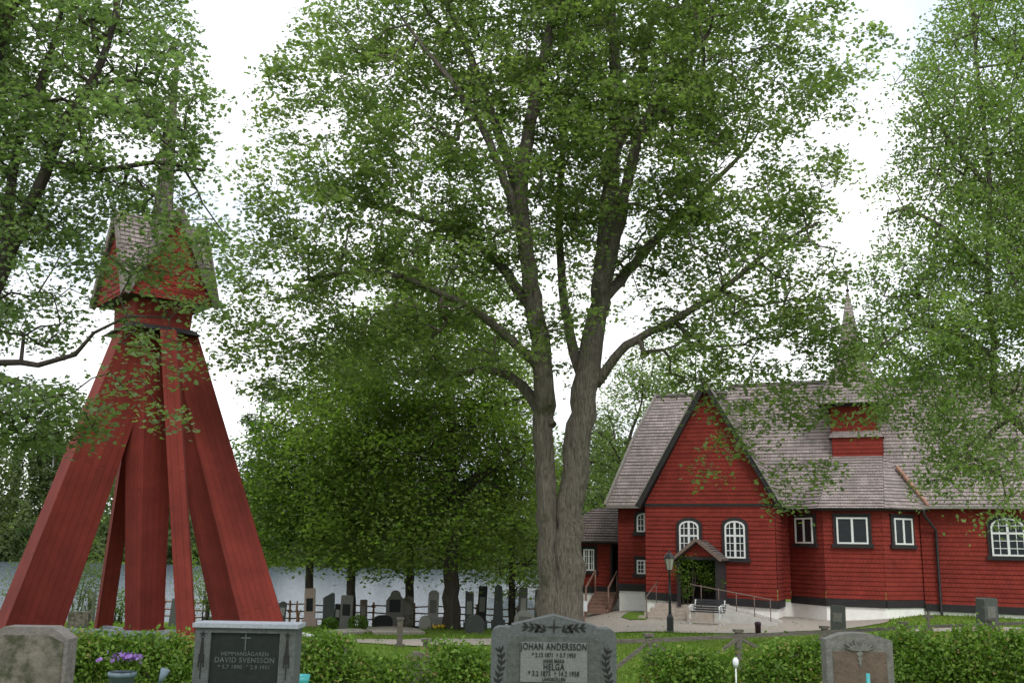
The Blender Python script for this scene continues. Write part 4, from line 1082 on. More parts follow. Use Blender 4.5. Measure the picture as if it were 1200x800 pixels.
# crooked stake
pg = ground(348, 733); m = MB(); m.tube([(0, 0, -.1), (.03, 0, .35), (-.06, .02, .8), (-.05, 0, 1.15)], [.09, .08, .055, .03], 8); m.tube([(.02, 0, .4), (.12, .02, .75)], [.05, .025], 6)
tag(m.build('wooden_stake', M_brownwood, None, (pg[0], pg[1], gz(pg[0], pg[1]))), 'pale crooked wooden stake beside the pink pillar grave', 'stake')
# gravel grave beds
def bed(pxs, m_, name, label):
    pts = [g2(*p) for p in pxs]; cx = np.mean(pts, 0); mm = MB(); z = [gz(*p) for p in pts]; n = len(pts)
    top = [(p[0]-cx[0], p[1]-cx[1], zz+.10-z[0]) for p, zz in zip(pts, z)]; bot = [(p[0]-cx[0], p[1]-cx[1], zz-.1-z[0]) for p, zz in zip(pts, z)]
    mm.face(top); 
    for i in range(n): j = (i+1) % n; mm.face([bot[i], bot[j], top[j], top[i]])
    tag(mm.build(name, m_, None, (cx[0], cx[1], z[0])), label, 'grave bed')
bed([(426, 738), (440, 743.5), (498, 743), (490, 738.5), (455, 735)], M_gravel, 'grave_bed', 'low pinkish gravel grave bed around the black cushion stone')
bed([(378, 741), (402, 744), (432, 742), (420, 738)], M_gravel, 'grave_bed', 'flat gravel grave bed below the grey stone and bushes')
bed([(483, 732), (545, 735), (548, 731), (490, 727)], M_stepw if False else M_step, 'grave_bed', 'stone-edged grave bed behind the pale blocks')
# round white border stones
for i in range(7):
    pg = ground(352+i*3.6, 744+i*.9); m = MB(); r = .10
    m.lathe([(r*.5, -.02), (r, .03), (r*.9, .08), (r*.4, .12)], (0, 0, 0), 8)
    tag(m.build('border_stone', M_petalw, None, (pg[0], pg[1], gz(pg[0], pg[1])), 0), 'small whitened stone in the short curved row on the lawn', 'stone', 'white border stones')

# ================================================================== PLANTS ON GRAVES
def flower_clump(px, pyb, w, h, m_, label, n=40, D=None):
    if D: p = at(px, pyb, D); x0, y0, z0 = p[0], D, p[2]
    else: p = ground(px, pyb); x0, y0 = p[0], p[1]; z0 = gz(x0, y0)
    g = thing('flowers', label, 'flowers', (x0, y0, z0)); rng = np.random.default_rng(int(px))
    P = rng.normal(size=(n, 3))*np.array([w*.35, w*.28, h*.12])+np.array([0, 0, h*.8])
    V, F, k = leaves(P, h*.32, LEAF7, .3, rng); big_mesh('petals', V, F, k, m_, g)
    P = rng.normal(size=(n*3, 3))*np.array([w*.33, w*.3, h*.18])+np.array([0, 0, h*.42])
    V, F, k = leaves(P, h*.3, LEAF4, .3, rng); big_mesh('foliage', V, F, k, LM_vine, g, rng.uniform(0, .8, len(F)))
    return g
flower_clump(514, 738, .55, .22, M_yellow, 'clump of yellow flowers before the broad grave block', 70)
# pot with violets by the hedge
D = 11.6; x0, X, Z = frame_of(D, 146); base = gz(x0, D)
g = thing('flower_pot', 'grey blue tub pot standing in front of the hedge', 'pot', (x0, D, base))
rt = (X(162)-X(130))/2; zt = Z(786.5); 
m = MB(); m.lathe([(rt*.78, 0), (rt*.9, zt*.85), (rt, zt*.85), (rt, zt), (rt*.92, zt), (rt*.88, zt*.93)], (0, 0, 0), 24); m.build('pot_body', M_potgrey, g)
m = MB(); m.lathe([(rt*.86, zt*.80), (rt*.86, zt*.94)], (0, 0, 0), 20); m.build('soil', M_barkd, g)
fl = flower_clump(147, 784, .26, .17, M_purple, 'purple violets growing in the grey tub pot', 90, D)
m = MB(); pg = ground(168, 802); D2 = 11.9; p = at(168, 800, D2); m.box((0, 0, .04), (.14, .12, .16)); tag(m.build('marker_block', M_pink, None, (p[0], D2, gz(p[0], D2)), .01), 'small pinkish stone block beside the tub pot', 'stone')
p = at(190, 792, 11.4); gd = gz(p[0], 11.4)
g = thing('spike_vase', 'grey funnel grave vase on a cream spike stuck in the turf', 'vase', (p[0], 11.4, gd))
hz_ = p[2]-gd
m = MB(); m.tube([(-.10, 0, -.02), (-.02, 0, hz_*.8)], .012, 8); m.build('spike', M_cream, g)
m = MB(); m.tube([(-.02, 0, hz_*.75), (.03, 0, hz_*1.25)], [.02, .05], 12); m.build('cup', M_potgrey, g)
p = at(353, 795, 8.2); g0 = gz(p[0], 8.2); m = MB(); zt = at(353, 790, 8.2)[2]-g0; m.lathe([(.035, 0), (.045, zt*.5), (.06, zt*.92), (.07, zt), (.06, zt-.01), (.05, zt*.8)], (0, 0, 0), 16)
tag(m.build('grave_vase', M_teal, None, (p[0], 8.2, g0)), 'turquoise plastic vase beside the dark polished stone', 'vase')
p = at(1017, 790, 8.35); g0 = gz(p[0], 8.35); m = MB(); zt = at(1017, 788.5, 8.35)[2]-g0; m.lathe([(.008, -.05), (.012, zt*.6), (.016, zt*.7), (.016, zt), (.012, zt), (.01, zt*.9)], (0, 0, 0), 12)
tag(m.build('grave_vase', M_teal, None, (p[0], 8.35, g0)), 'thin teal plastic stick vase before the brown faced stone', 'vase')
p = at(862, 773, 12.2); g0 = gz(p[0], 12.2); m = MB(); zt = p[2]-g0; m.tube([(0, 0, -.05), (0, 0, zt-.06)], .008, 6); m.lathe([(.02, zt-.08), (.035, zt-.04), (.035, zt), (.015, zt+.03)], (0, 0, 0), 10)
tag(m.build('grave_lantern', M_signwhite, None, (p[0], 12.2, g0)), 'small white stick lantern in the hedge before the fence post', 'lantern')

# round bushes on graves
for px, py, r, lab in ((386, 739, .34, 'ball-shaped green bush on the outer side of the grey gravestone'), (419, 739, .42, 'wider ball-shaped green bush between the grey stone and the cushion stone')):
    p = ground(px, py); z = gz(p[0], p[1]); bush('round_bush', lab, 'bush', (p[0], p[1], z), [((p[0], p[1], z+r*.75), (r, r, r*.8))], LM_hedge, .09, 900, seed=int(px), tmean=.45, fuzz=.02)

# hedges: leafy shrubs standing in a broken row behind the near stones
HD = 13.3
def hedge(px0, px1, py, label, n, d=HD, seed=1, thin=.34, gaps=.35):
    a = at(px0, py, d); b = at(px1, py, d); k = max(2, int((b[0]-a[0])/.32)+1); bl = []
    rng = np.random.default_rng(seed)
    for i in range(k):
        x = a[0]+(b[0]-a[0])*(i+.5)/k; zt = at((px0+px1)/2, py+rng.uniform(-4, 11), d)[2]; g0 = gz(x, d); hh = (zt-g0)/2
        bl.append(((x, d+rng.uniform(-.05, .05), g0+hh), ((b[0]-a[0])/k*.85, thin, hh*rng.uniform(.95, 1.08))))
    x = (a[0]+b[0])/2
    return bush('hedge_shrub', label, 'hedge', (x, d, gz(x, d)), bl, LM_hedge, .055, n, nst=int(k*5), seed=seed, group='clipped leafy shrubs of the churchyard hedge', tmean=.62, fuzz=.085, shell=.7)
hedge(-60, 88, 745, 'hedge shrub behind the lichen-spotted stone', 6500, seed=21)
hedge(84, 232, 743, 'long hedge shrub behind the flower pot under the tower', 10500, seed=22)
hedge(340, 408, 752, 'hedge shrub between the dark polished stone and an old post', 6000, seed=23)
hedge(425, 482, 771, 'low sparse hedge shrub before the gravel path', 2600, seed=24)
hedge(508, 585, 759, 'hedge shrub touching the pointed granite stone', 6000, seed=25)
hedge(764, 850, 763, 'bushy hedge shrub below the street lamp', 8500, seed=26)
hedge(882, 966, 760, 'bushy hedge shrub between fence post and brown faced stone', 8500, seed=27)
hedge(1035, 1135, 743, 'dense hedge shrub right beside the brown faced stone', 9000, seed=28)
hedge(1128, 1290, 742, 'dense hedge shrub at the far end of the row', 13000, seed=29)

# old wooden rail fence beyond the hedge: posts with caps, rails and crossed braces
fl_px = [(300, 16.0, 751), (403, 16.5, 750), (500, 17.2, 747.5), (592, 17.9, 745), (675, 18.4, 743), (760, 19.0, 741.5), (865, 20.6, 737), (966, 22.0, 733), (1058, 23.4, 728), (1160, 25, 724.5), (1260, 26.5, 721)]
fence = thing('rail_fence', 'old grey wooden fence with capped posts and crossed braces behind the hedge', 'fence', (0, 0, 0))
fp = []
for px, d, py in fl_px:
    t = at(px, py, d); fp.append((t[0], d, t[2], gz(t[0], d)))
fence.location = (fp[5][0], fp[5][1], fp[5][3]); fo = tuple(-c for c in fence.location)
for (x, y, zt, g0) in fp:
    m = MB(fo); m.box((x, y, (g0-.1+zt-.05)/2), (.11, .11, zt-.05-g0+.1), rz=.15); m.box((x, y, zt-.025), (.17, .17, .05), rz=.15); m.build('post', M_oldwood, fence, bevel=.01)
for i in range(len(fp)-1):
    a, b = fp[i], fp[i+1]
    if i in (1, 2): continue
    m = MB(fo); m.beam((a[0], a[1], a[2]-.13), (b[0], b[1], b[2]-.13), .05, .07); m.build('rail', M_oldwood, fence)
    mid = ((a[0]+b[0])/2, (a[1]+b[1])/2)
    m = MB(fo); m.beam((a[0], a[1]-.05, a[2]-.15), (mid[0], mid[1]-.05, a[3]+.15), .04, .06); m.beam((b[0], b[1]-.05, b[2]-.15), (mid[0], mid[1]-.05, b[3]+.15), .04, .06); m.build('brace', M_oldwood, fence)
# single grey post by the path
pg = ground(468, 758); ht = at(468, 723, pg[1])[2]-gz(pg[0], pg[1]); m = MB(); m.box((0, 0, ht/2-.05), (.15, .15, ht+.0)); m.box((0, 0, ht-.03), (.2, .2, .05)); m.box((0, 0, .04), (.26, .26, .1))
tag(m.build('wooden_post', M_oldwood, None, (pg[0], pg[1], gz(pg[0], pg[1]))), 'lone weathered post with flat cap beside the gravel path', 'post')
# lakeside fence of brown poles
lf = thing('pole_fence', 'brown wooden pole fence along the lake shore', 'fence', (0, 50, 0))
pts = []
for i in range(24):
    x = -17.5+i*.98+.02*i; y = 49.5+.05*i; pts.append((x, y, gz(x, y)))
lf.location = pts[0]; off = tuple(-c for c in pts[0])
for i, (x, y, z) in enumerate(pts):
    m = MB(off); m.tube([(x, y, z-.2), (x+random.uniform(-.04, .04), y, z+1.12)], .055, 6); m.build('post', M_brownwood, lf)
for i in range(0, len(pts)-1):
    a, b = pts[i], pts[i+1]
    for h in (.3, .62, .95):
        m = MB(off); m.tube([(a[0]-.1, a[1]-.06, a[2]+h+random.uniform(-.05, .05)), (b[0]+.1, b[1]-.06, b[2]+h+random.uniform(-.05, .05))], .035, 5); m.build('rail', M_brownwood, lf)

# ================================================================== STREET FURNITURE
p = ground(785.5, 741); z = gz(p[0], p[1]); ht = at(786, 644, p[1])[2]-z
g = thing('lamp_post', 'black cast-iron lamp post with pale glass lantern before the porch', 'lamp', (p[0], p[1], z))
s_ = ht/2.95
m = MB(); m.lathe([(.15*s_, 0), (.15*s_, .05), (.125*s_, .08), (.125*s_, .5), (.09*s_, .56), (.06*s_, .62)], (0, 0, 0), 8, False); m.build('base', M_iron, g)
m = MB(); m.lathe([(.055, .6), (.05, .7), (.042, 1.2), (.055, 1.23), (.042, 1.26), (.036, ht-.78), (.06, ht-.74), (.03, ht-.7), (.1, ht-.66)], (0, 0, 0), 12); m.build('pole', M_iron, g)
m = MB(); m.lathe([(.10, ht-.66), (.17, ht-.3), (.17, ht-.28)], (0, 0, 0), 6, False); ln = m.build('lantern', M_milk, g)
m = MB(); m.lathe([(.2, ht-.29), (.19, ht-.25), (.10, ht-.12), (.04, ht-.09), (.04, ht-.05), (.01, ht)], (0, 0, 0), 6, False)
for i in range(6):
    a = 2*math.pi*(i+.5)/6; m.beam((.103*math.cos(a), .103*math.sin(a), ht-.67), (.175*math.cos(a), .175*math.sin(a), ht-.28), .015)
m.build('lantern_roof', M_iron, g)
# bench
p = ground(829, 732); z = gz(p[0], p[1])+.03
g = thing('park_bench', 'white cast-iron park bench with dark slats on the forecourt gravel', 'bench', (p[0], p[1], z), math.radians(-32))
Lb = 1.15
for sx in (-Lb/2, Lb/2):
    m = MB()
    arc = [(sx, -.05+.22*math.cos(a), .22+.22*math.sin(a)) for a in np.linspace(-.5, math.pi+.5, 12)]
    m.tube(arc, .025, 6); m.tube([(sx, -.28, .42), (sx, .22, .40), (sx, .34, .86)], .028, 6); m.tube([(sx, .25, .66), (sx, -.1, .68), (sx, -.28, .64), (sx, -.30, .56), (sx, -.24, .52)], .025, 6)
    m.tube([(sx, -.26, .42), (sx, -.26, .62)], .022, 6); m.tube([(sx, -.22, .02), (sx, -.30, 0)], .025, 6); m.tube([(sx, .12, .02), (sx, .22, 0)], .025, 6)
    m.tube([(sx, -.02+.08*math.cos(a), .54+.08*math.sin(a)) for a in np.linspace(0, 6.28, 10)], .016, 5)
    m.build('end_frame', M_whiteiron, g)
for i in range(6): m = MB(); m.box((0, -.24+i*.085, .445), (Lb+.1, .065, .025)); m.build('seat_slat', M_slat, g, bevel=.004)
for i in range(5): m = MB(); m.box((0, .235+i*.026, .51+i*.085), (Lb+.1, .022, .068)); m.build('back_slat', M_slat, g, bevel=.004)
# information sign
p = ground(685, 729); z = gz(p[0], p[1])+.03; zt = at(685, 704, p[1])[2]-z
g = thing('notice_sign', 'small white notice sign on a post near the wooden stairs', 'sign', (p[0], p[1], z), .1)
m = MB(); m.box((0, .01, zt*.45), (.05, .04, zt*.9)); m.build('post', M_stepwood, g)
m = MB(); m.box((0, -.02, zt-.20), (.22, .02, .42)); m.build('board', M_signwhite, g, bevel=.004)
# grave lantern bin
p = ground(888.5, 743); z = gz(p[0], p[1]); g = thing('litter_bin', 'small dark purple bin at the gravel edge', 'bin', (p[0], p[1], z))
m = MB(); m.lathe([(.09, 0), (.1, .3), (.11, .32), (.11, .38), (.07, .42)], (0, 0, 0), 12); m.build('bin_body', mat('purple_bin', (.04, .012, .03), .5, .4, .2, 8, .1), g)
# grass patch island by the foundation
isl = [g2(728, 724), g2(738, 727), g2(757, 727), g2(760, 720), g2(752, 717.5), g2(736, 718)]
sheet('grass_island', isl, M_ground, .05, .12)

# ================================================================== TREES
def wp(px, py, D): return at(px, py, D)
def stem(pts, rad, j=1): return {'p': [wp(*p) if len(p) == 3 else p for p in pts], 'r': rad, 'j': j}
def blob(px, py, D, rpx, rpy, rd, wgt=1.): 
    s_ = D/1167*1.03; return (tuple(wp(px, py, D)), (rpx*s_, rd, rpy*s_), wgt)
# --- the great twin-stemmed maple
D0 = 28.0; tb_ = at(672, 740, D0); gb = gz(tb_[0], D0)
b0 = at(672, 735, D0); root_l = at(650, 735, D0-.2)
stems = [
    stem([(665, 778, D0), (664, 742, D0), (664, 700, D0), (665, 650, D0), (668, 600, D0), (674, 550, D0), (680, 500, D0), (687, 440, D0), (702, 370, D0), (710, 290, D0), (716, 200, D0), (722, 110, D0), (716, 20, D0), (705, -60, D0), (700, -130, D0)],
         [.72, .50, .42, .38, .37, .37, .38, .36, .29, .26, .23, .19, .15, .10, .05]),
    stem([(643, 775, D0+.1), (644, 740, D0), (645, 690, D0), (643, 640, D0), (641, 590, D0-.05), (638, 540, D0-.1), (636, 490, D0-.2), (635, 440, D0-.3), (629, 380, D0-.5), (618, 300, D0-.6), (610, 220, D0-.8), (622, 140, D0-.8), (640, 60, D0-.8), (655, -20, D0-.8), (660, -90, D0-.8)],
         [.55, .40, .32, .29, .28, .28, .29, .29, .26, .22, .21, .18, .15, .11, .05]),
    stem([(646, 500, D0-.2), (612, 452, D0+.3), (585, 436, D0+.9), (558, 434, D0+1.4), (520, 442, D0+2), (470, 438, D0+2.6)], [.19, .15, .12, .10, .07, .04]),
    stem([(632, 430, D0-.4), (600, 400, D0-.9), (560, 365, D0-1.3), (520, 345, D0-1.8), (455, 320, D0-2.2), (400, 320, D0-2.5), (350, 330, D0-2.6)], [.15, .13, .11, .09, .07, .05, .03]),
    stem([(698, 450, D0), (735, 405, D0-.6), (790, 375, D0-1.2), (845, 340, D0-1.8), (905, 292, D0-2.2), (960, 260, D0-2.5)], [.16, .12, .10, .075, .055, .03]),
    stem([(684, 450, D0), (670, 400, D0+.4), (660, 340, D0+1.0), (655, 250, D0+1.6), (662, 150, D0+1.8), (668, 50, D0+2), (668, -40, D0+2)], [.17, .15, .13, .11, .09, .06, .03]),
    stem([(706, 340, D0), (726, 260, D0-.6), (745, 170, D0-1.2), (780, 100, D0-1.6), (830, 40, D0-2)], [.19, .17, .15, .11, .05]),
    stem([(620, 310, D0-.6), (600, 240, D0-1.0), (575, 170, D0-1.4), (540, 110, D0-1.8), (500, 60, D0-2.0), (470, 20, D0-2.0)], [.16, .13, .11, .09, .06, .03]),
    stem([(716, 190, D0), (745, 110, D0+.6), (765, 20, D0+1), (790, -60, D0+1)], [.17, .14, .1, .05]),
    stem([(708, 350, D0), (760, 290, D0+1), (820, 230, D0+1.8), (870, 180, D0+2.2)], [.17, .14, .1, .05]),
    stem([(610, 230, D0-.8), (570, 120, D0+.2), (540, 40, D0+1), (500, -40, D0+1)], [.16, .13, .1, .05]),
    stem([(622, 360, D0-.5), (575, 300, D0+.6), (520, 265, D0+1.6), (450, 245, D0+2.6), (400, 235, D0+3)], [.17, .14, .11, .08, .04]),
]
bl = [blob(400, 130, 27, 100, 120, 3.2), blob(470, 60, 28.5, 120, 90, 3.5), blob(590, 30, 28, 150, 110, 4.2), blob(720, 40, 28, 150, 120, 4.4), blob(860, 60, 27, 130, 95, 4), blob(965, 55, 26.3, 82, 48, 2),
      blob(940, 175, 26.5, 70, 95, 2.4, .8), blob(385, 250, 26.5, 95, 95, 3), blob(490, 240, 27, 110, 110, 3.4), blob(600, 200, 28, 120, 130, 4), blob(740, 200, 28, 120, 130, 4.2), blob(860, 230, 27, 110, 110, 3.6),
      blob(340, 350, 26, 80, 70, 2.4, .8), blob(440, 350, 26.6, 100, 60, 2.8, .9), blob(560, 320, 26.5, 90, 70, 2.6, .8), blob(880, 340, 26.4, 100, 70, 3), blob(800, 420, 26.4, 50, 55, 2, .8), blob(930, 430, 26, 85, 75, 2.3, 1.0),
      blob(900, 540, 25.8, 80, 55, 1.5, .5), blob(965, 555, 26, 45, 40, 1.3, .5), blob(590, -70, 28, 170, 80, 5), blob(780, -60, 28, 170, 80, 5), blob(330, 120, 26.5, 30, 60, 1.5, .6), blob(290, 300, 25.6, 50, 100, 1.5, .5), blob(700, 120, 25.5, 160, 140, 2, .6), blob(320, 420, 26.4, 70, 45, 2, .8), blob(650, 330, 25.6, 90, 90, 1.3, .5), blob(860, 400, 26, 90, 60, 2, 1.), blob(990, 400, 26, 50, 60, 1.5, .8), blob(870, 470, 25.8, 70, 40, 1.5, .7), blob(300, 250, 25.8, 60, 80, 1.5, 1.), blob(350, 400, 26, 80, 60, 2, 1.), blob(440, 400, 27, 100, 40, 2, 1.), blob(540, 390, 27, 70, 35, 2, .8), blob(270, 330, 25.6, 40, 80, 1.2, 1.), blob(480, 410, 27.5, 110, 40, 2.2, 1.), blob(610, 405, 27.2, 60, 35, 1.5, .9), blob(660, 400, 29.5, 70, 50, 1., .9), blob(750, 340, 28, 60, 50, 2, .8), blob(840, 520, 25.6, 50, 35, 1., .5), blob(950, 350, 26, 60, 70, 2, .8)]
rng = np.random.default_rng(3); tg = sample_blobs(bl, 3100, rng, gap=.78, gs=1.15, ph=1.3, shell=.5)
grow('maple_tree', 'great twin-stemmed maple with mossy grey bark towering over the churchyard', 'tree', (b0[0], D0, gb), stems, tg, M_bark, LM_maple, .120, 41, spread=.32, flat=.38, seed=4, rtip=.012, k_trunk=20, extra=.35, rough_trunk=.07)

# --- tree reaching in over the bell tower
D1 = 16.0; lb = (-9.6, 16.5); gl_ = gz(*lb)
def w3(px, py, D): return tuple(wp(px, py, D))
stems = [
    {'p': [(lb[0], lb[1], gl_-.2), (-9.5, 16.5, 1.5), w3(-75, 480, 16.3), w3(-30, 400, 16), w3(5, 310, 15.8), w3(40, 230, 15.6), w3(75, 150, 15.4), w3(120, 70, 15.2), w3(140, -10, 15.2), w3(150, -90, 15)], 'r': [.40, .28, .21, .16, .13, .10, .08, .06, .045, .02]},
    {'p': [w3(-70, 470, 16.3), w3(0, 425, 15.6), w3(45, 428, 15.4), w3(88, 415, 15.2), w3(110, 390, 15.1), w3(150, 370, 15), w3(200, 372, 15)], 'r': [.08, .055, .045, .038, .028, .02, .012]},
    {'p': [w3(-40, 420, 16.1), w3(-60, 300, 16.6), w3(-40, 180, 16.8), w3(0, 60, 16.6), w3(30, -40, 16.5)], 'r': [.18, .15, .12, .08, .04]},
    {'p': [w3(5, 310, 15.8), w3(20, 180, 16.6), w3(60, 60, 17), w3(80, -20, 17)], 'r': [.10, .08, .05, .03]},
    {'p': [w3(60, 190, 15.5), w3(120, 200, 15), w3(180, 190, 14.8), w3(240, 200, 14.6)], 'r': [.07, .05, .035, .02]},
    {'p': [w3(-60, 460, 16.2), w3(-20, 500, 15.6), w3(20, 505, 15.4), w3(50, 480, 15.3)], 'r': [.06, .04, .03, .02]},
]
bl = [blob(40, 60, 16, 120, 100, 2), blob(150, 60, 15.6, 85, 95, 1.6, 1.2), blob(40, 200, 16, 110, 90, 2), blob(165, 175, 15.2, 75, 75, 1.5, 1.2), blob(215, 180, 14.8, 45, 50, .9, .7), blob(150, 270, 15.2, 80, 50, 1.3, .8), blob(20, 330, 15.8, 90, 80, 1.8, .8), blob(230, 265, 15, 50, 40, 1., .6),
      blob(215, 345, 15, 35, 30, .6, .6), blob(190, 330, 15, 50, 30, .8, .6), blob(160, 410, 15, 35, 45, .5, .8), blob(185, 460, 14.9, 45, 35, .5, .9), blob(50, 470, 15.5, 60, 35, 1, 1.0), blob(15, 480, 15.6, 60, 40, 1.1), blob(90, 440, 15.3, 30, 25, .6, .4),
      blob(190, 235, 15, 60, 25, .8, .5), blob(130, 320, 14.8, 25, 30, .5, .5), blob(245, 300, 14.8, 25, 45, .6, 1.0), blob(195, 110, 15, 60, 70, 1.2, 1.), blob(30, 480, 15.4, 90, 40, 1.2, 2.2), blob(180, 425, 14.9, 50, 45, .6, 1.), blob(-80, 150, 17, 120, 200, 3), blob(-140, 350, 17, 120, 110, 3), blob(60, -60, 16, 160, 70, 2.5), blob(-120, -20, 17, 140, 120, 3)]
rng = np.random.default_rng(8); tg = sample_blobs(bl, 2900, rng, gap=.62, gs=1.9, ph=.4, shell=.5)
grow('elm_tree', 'spreading broadleaf tree whose branches hang across the bell tower', 'tree', (lb[0], lb[1], gl_), stems, tg, M_barkd, LM_left, .080, 29, spread=.19, flat=.5, seed=9, rtip=.006, extra=.4, kind='maple')

# --- fine-leaved tree at the other edge
D2_ = 21.0; rb_ = (12.9, 21.0); g_r = gz(*rb_)
stems = [
    {'p': [(rb_[0], rb_[1], g_r-.2), w3(1290, 640, 21), w3(1250, 560, 21), w3(1200, 500, 20.8), w3(1166, 468, 20.6), w3(1164, 400, 20.5), w3(1158, 320, 20.3), w3(1160, 220, 20.2), w3(1150, 120, 20.2), w3(1140, 20, 20.2), w3(1135, -60, 20)], 'r': [.30, .22, .17, .11, .075, .068, .06, .052, .045, .03, .015]},
    {'p': [w3(1250, 560, 21), w3(1265, 430, 21), w3(1250, 300, 21.3), w3(1230, 160, 21.5), w3(1220, 40, 21.5)], 'r': [.2, .17, .13, .1, .05]},
    {'p': [w3(1185, 485, 20.7), w3(1150, 520, 20.2), w3(1110, 560, 19.8)], 'r': [.07, .05, .02]},
    {'p': [w3(1166, 420, 20.5), w3(1120, 390, 20), w3(1075, 380, 19.6), w3(1040, 400, 19.4)], 'r': [.08, .06, .04, .02]},
    {'p': [w3(1158, 320, 20.3), w3(1110, 270, 20), w3(1060, 245, 19.7), w3(1040, 250, 19.7)], 'r': [.07, .05, .03, .015]},
    {'p': [w3(1158, 220, 20.2), w3(1110, 160, 20.3), w3(1080, 110, 20.3)], 'r': [.06, .045, .02]},
    {'p': [w3(1240, 400, 21), w3(1200, 360, 20), w3(1180, 300, 19.6)], 'r': [.08, .05, .02]},
]
bl = [blob(1150, 60, 20.5, 80, 70, 1.8, .9), blob(1120, 160, 20.3, 65, 75, 1.7), blob(1180, 170, 20.8, 80, 90, 2.2), blob(1100, 270, 20, 65, 60, 1.6, 1.1), blob(1180, 290, 20.4, 80, 80, 2), blob(1090, 385, 19.8, 68, 60, 1.5, 1.4), blob(1170, 400, 20.3, 80, 70, 1.8, 1.2),
      blob(1080, 460, 19.7, 58, 45, 1.2, 1.2), blob(1150, 500, 20, 65, 55, 1.4, 1.0), blob(1180, 570, 19.8, 50, 35, 1., .7), blob(1125, 565, 19.6, 40, 25, .8, .5), blob(1290, 250, 21.5, 110, 220, 3), blob(1240, -20, 21, 130, 90, 2.5)]
rng = np.random.default_rng(12); bl += [blob(1060, 330, 19.6, 50, 50, 1.2, 1.2), blob(1060, 420, 19.4, 45, 50, 1.2, 1.2), blob(1085, 110, 20, 40, 50, 1.2, .8), blob(1060, 210, 19.8, 35, 35, 1, .7)]
bl += [blob(1140, 540, 19.6, 70, 35, 1.2, 1.), blob(1150, 330, 19.4, 70, 120, .8, .6)]
tg = sample_blobs(bl, 3000, rng, gap=.7, gs=1.4, ph=2.2, shell=.5)
grow('ash_tree', 'fine-leaved pale green tree hanging over the church roof', 'tree', (rb_[0], rb_[1], g_r), stems, tg, M_bark, LM_light, .085, 38, spread=.25, flat=.4, seed=13, rtip=.007, extra=.5, kind='ash', up=.5, droop=.45)

# --- shade trees along the lake
def lake_tree(px, pyb, D, topy, rpx, lab, n, w_, seed, low=655, leafm=LM_dark, lean=0, bark=M_barkd, lsz=.2, name='linden_tree', grp='shade trees along the lake fence', cx=None, per=30, gap=.6):
    b = at(px, pyb, D); g0 = gz(b[0], D); base = (b[0], D, g0); cx = cx if cx is not None else px+lean
    ty = topy; my = (topy+low)/2; hh = (low-topy)/2
    st = [{'p': [(b[0], D, g0-.2), w3(px, (pyb+low)/2, D), w3(px+lean*.3, low-20, D), w3(px+lean*.6, my, D), w3(cx, topy+hh*.5, D), w3(cx, topy+15, D)], 'r': [w_*1.25, w_, w_*.85, w_*.6, w_*.3, .04]}]
    rg_ = np.random.default_rng(seed)
    for i in range(7):
        a = rg_.uniform(0, 6.28); t0 = rg_.uniform(.15, .7); p0 = np.array(w3(px+lean*(.3+.4*t0), low-20+(my-low)*t0, D)); e = p0+np.array([math.cos(a)*rpx*D/1167*.65, math.sin(a)*rpx*D/1167*.65, rg_.uniform(.5, 3)])
        st.append({'p': [p0, (p0+e)/2+np.array([0, 0, .5]), e], 'r': [w_*.45, w_*.3, .05]})
    rd = rpx*D/1167
    bl = [blob(cx, my, D, rpx*.85, hh*.8, rd*.9), blob(cx, topy+hh*.6, D, rpx*.65, hh*.6, rd*.7), blob(cx-rpx*.35, my+hh*.4, D, rpx*.7, hh*.55, rd*.7), blob(cx+rpx*.35, my+hh*.35, D, rpx*.7, hh*.55, rd*.7), blob(cx, low-hh*.25, D-rd*.3, rpx*.9, hh*.3, rd*.7, .8), blob(cx-rpx*.5, low-5, D-rd*.2, rpx*.5, 26, rd*.5, .35), blob(cx+rpx*.5, low-5, D-rd*.2, rpx*.5, 26, rd*.5, .35), blob(cx+rpx*.1, topy+hh*.12, D, rpx*.5, hh*.35, rd*.45, 2.2), blob(cx-rpx*.55, my, D, rpx*.45, hh*.3, rd*.45, 1.)]
    tg = sample_blobs(bl, n, rg_, gap=min(gap, .62), gs=.75, ph=seed, shell=.8)
    return grow(name, lab, 'tree', base, st, tg, bark, leafm, lsz, per, spread=.55, flat=.45, seed=seed+1, rtip=.014, group=grp, kind='lin', k_trunk=10, extra=.4)
lake_tree(528, 725, 45, 315, 150, 'broad dark green tree with the thickest trunk of the lakeside row', 1700, .34, 31, low=650, cx=495, lsz=.19, per=34, gap=.7)
lake_tree(480, 715, 48.5, 400, 100, 'dark tree just beside the thickest lakeside trunk', 420, .2, 33, low=655, cx=440, lsz=.2)
lake_tree(412, 715, 48, 420, 90, 'slender shade tree behind the grey gravestone and bushes', 480, .2, 35, low=652, cx=385, lsz=.2)
lake_tree(363, 712, 49, 470, 75, 'slim lakeside tree rising behind the pink pillar grave', 330, .19, 37, low=640, cx=335, lsz=.2, leafm=LM_vine)
lake_tree(600, 715, 48, 430, 75, 'lakeside tree close behind the great maple', 420, .16, 39, low=672, cx=585, lsz=.19)
# trees across and behind the church
lake_tree(735, 700, 66, 415, 78, 'airy tree rising above the left eave of the church', 620, .22, 41, low=640, leafm=LM_maple, grp='trees behind the church', name='birch_tree', cx=752, lsz=.22, per=26)
lake_tree(690, 690, 80, 505, 60, 'rounded green tree behind the annex roof', 560, .25, 43, low=680, leafm=LM_far, grp='trees behind the church', name='alder_tree', lsz=.3)
lake_tree(815, 700, 72, 400, 70, 'tall tree hidden behind the church gable', 260, .25, 45, low=640, leafm=LM_maple, grp='trees behind the church', name='alder_tree', lsz=.28)
lake_tree(640, 690, 95, 520, 70, 'soft green tree behind the forked maple trunk', 260, .25, 47, low=690, leafm=LM_far, grp='trees behind the church', name='alder_tree', lsz=.35)
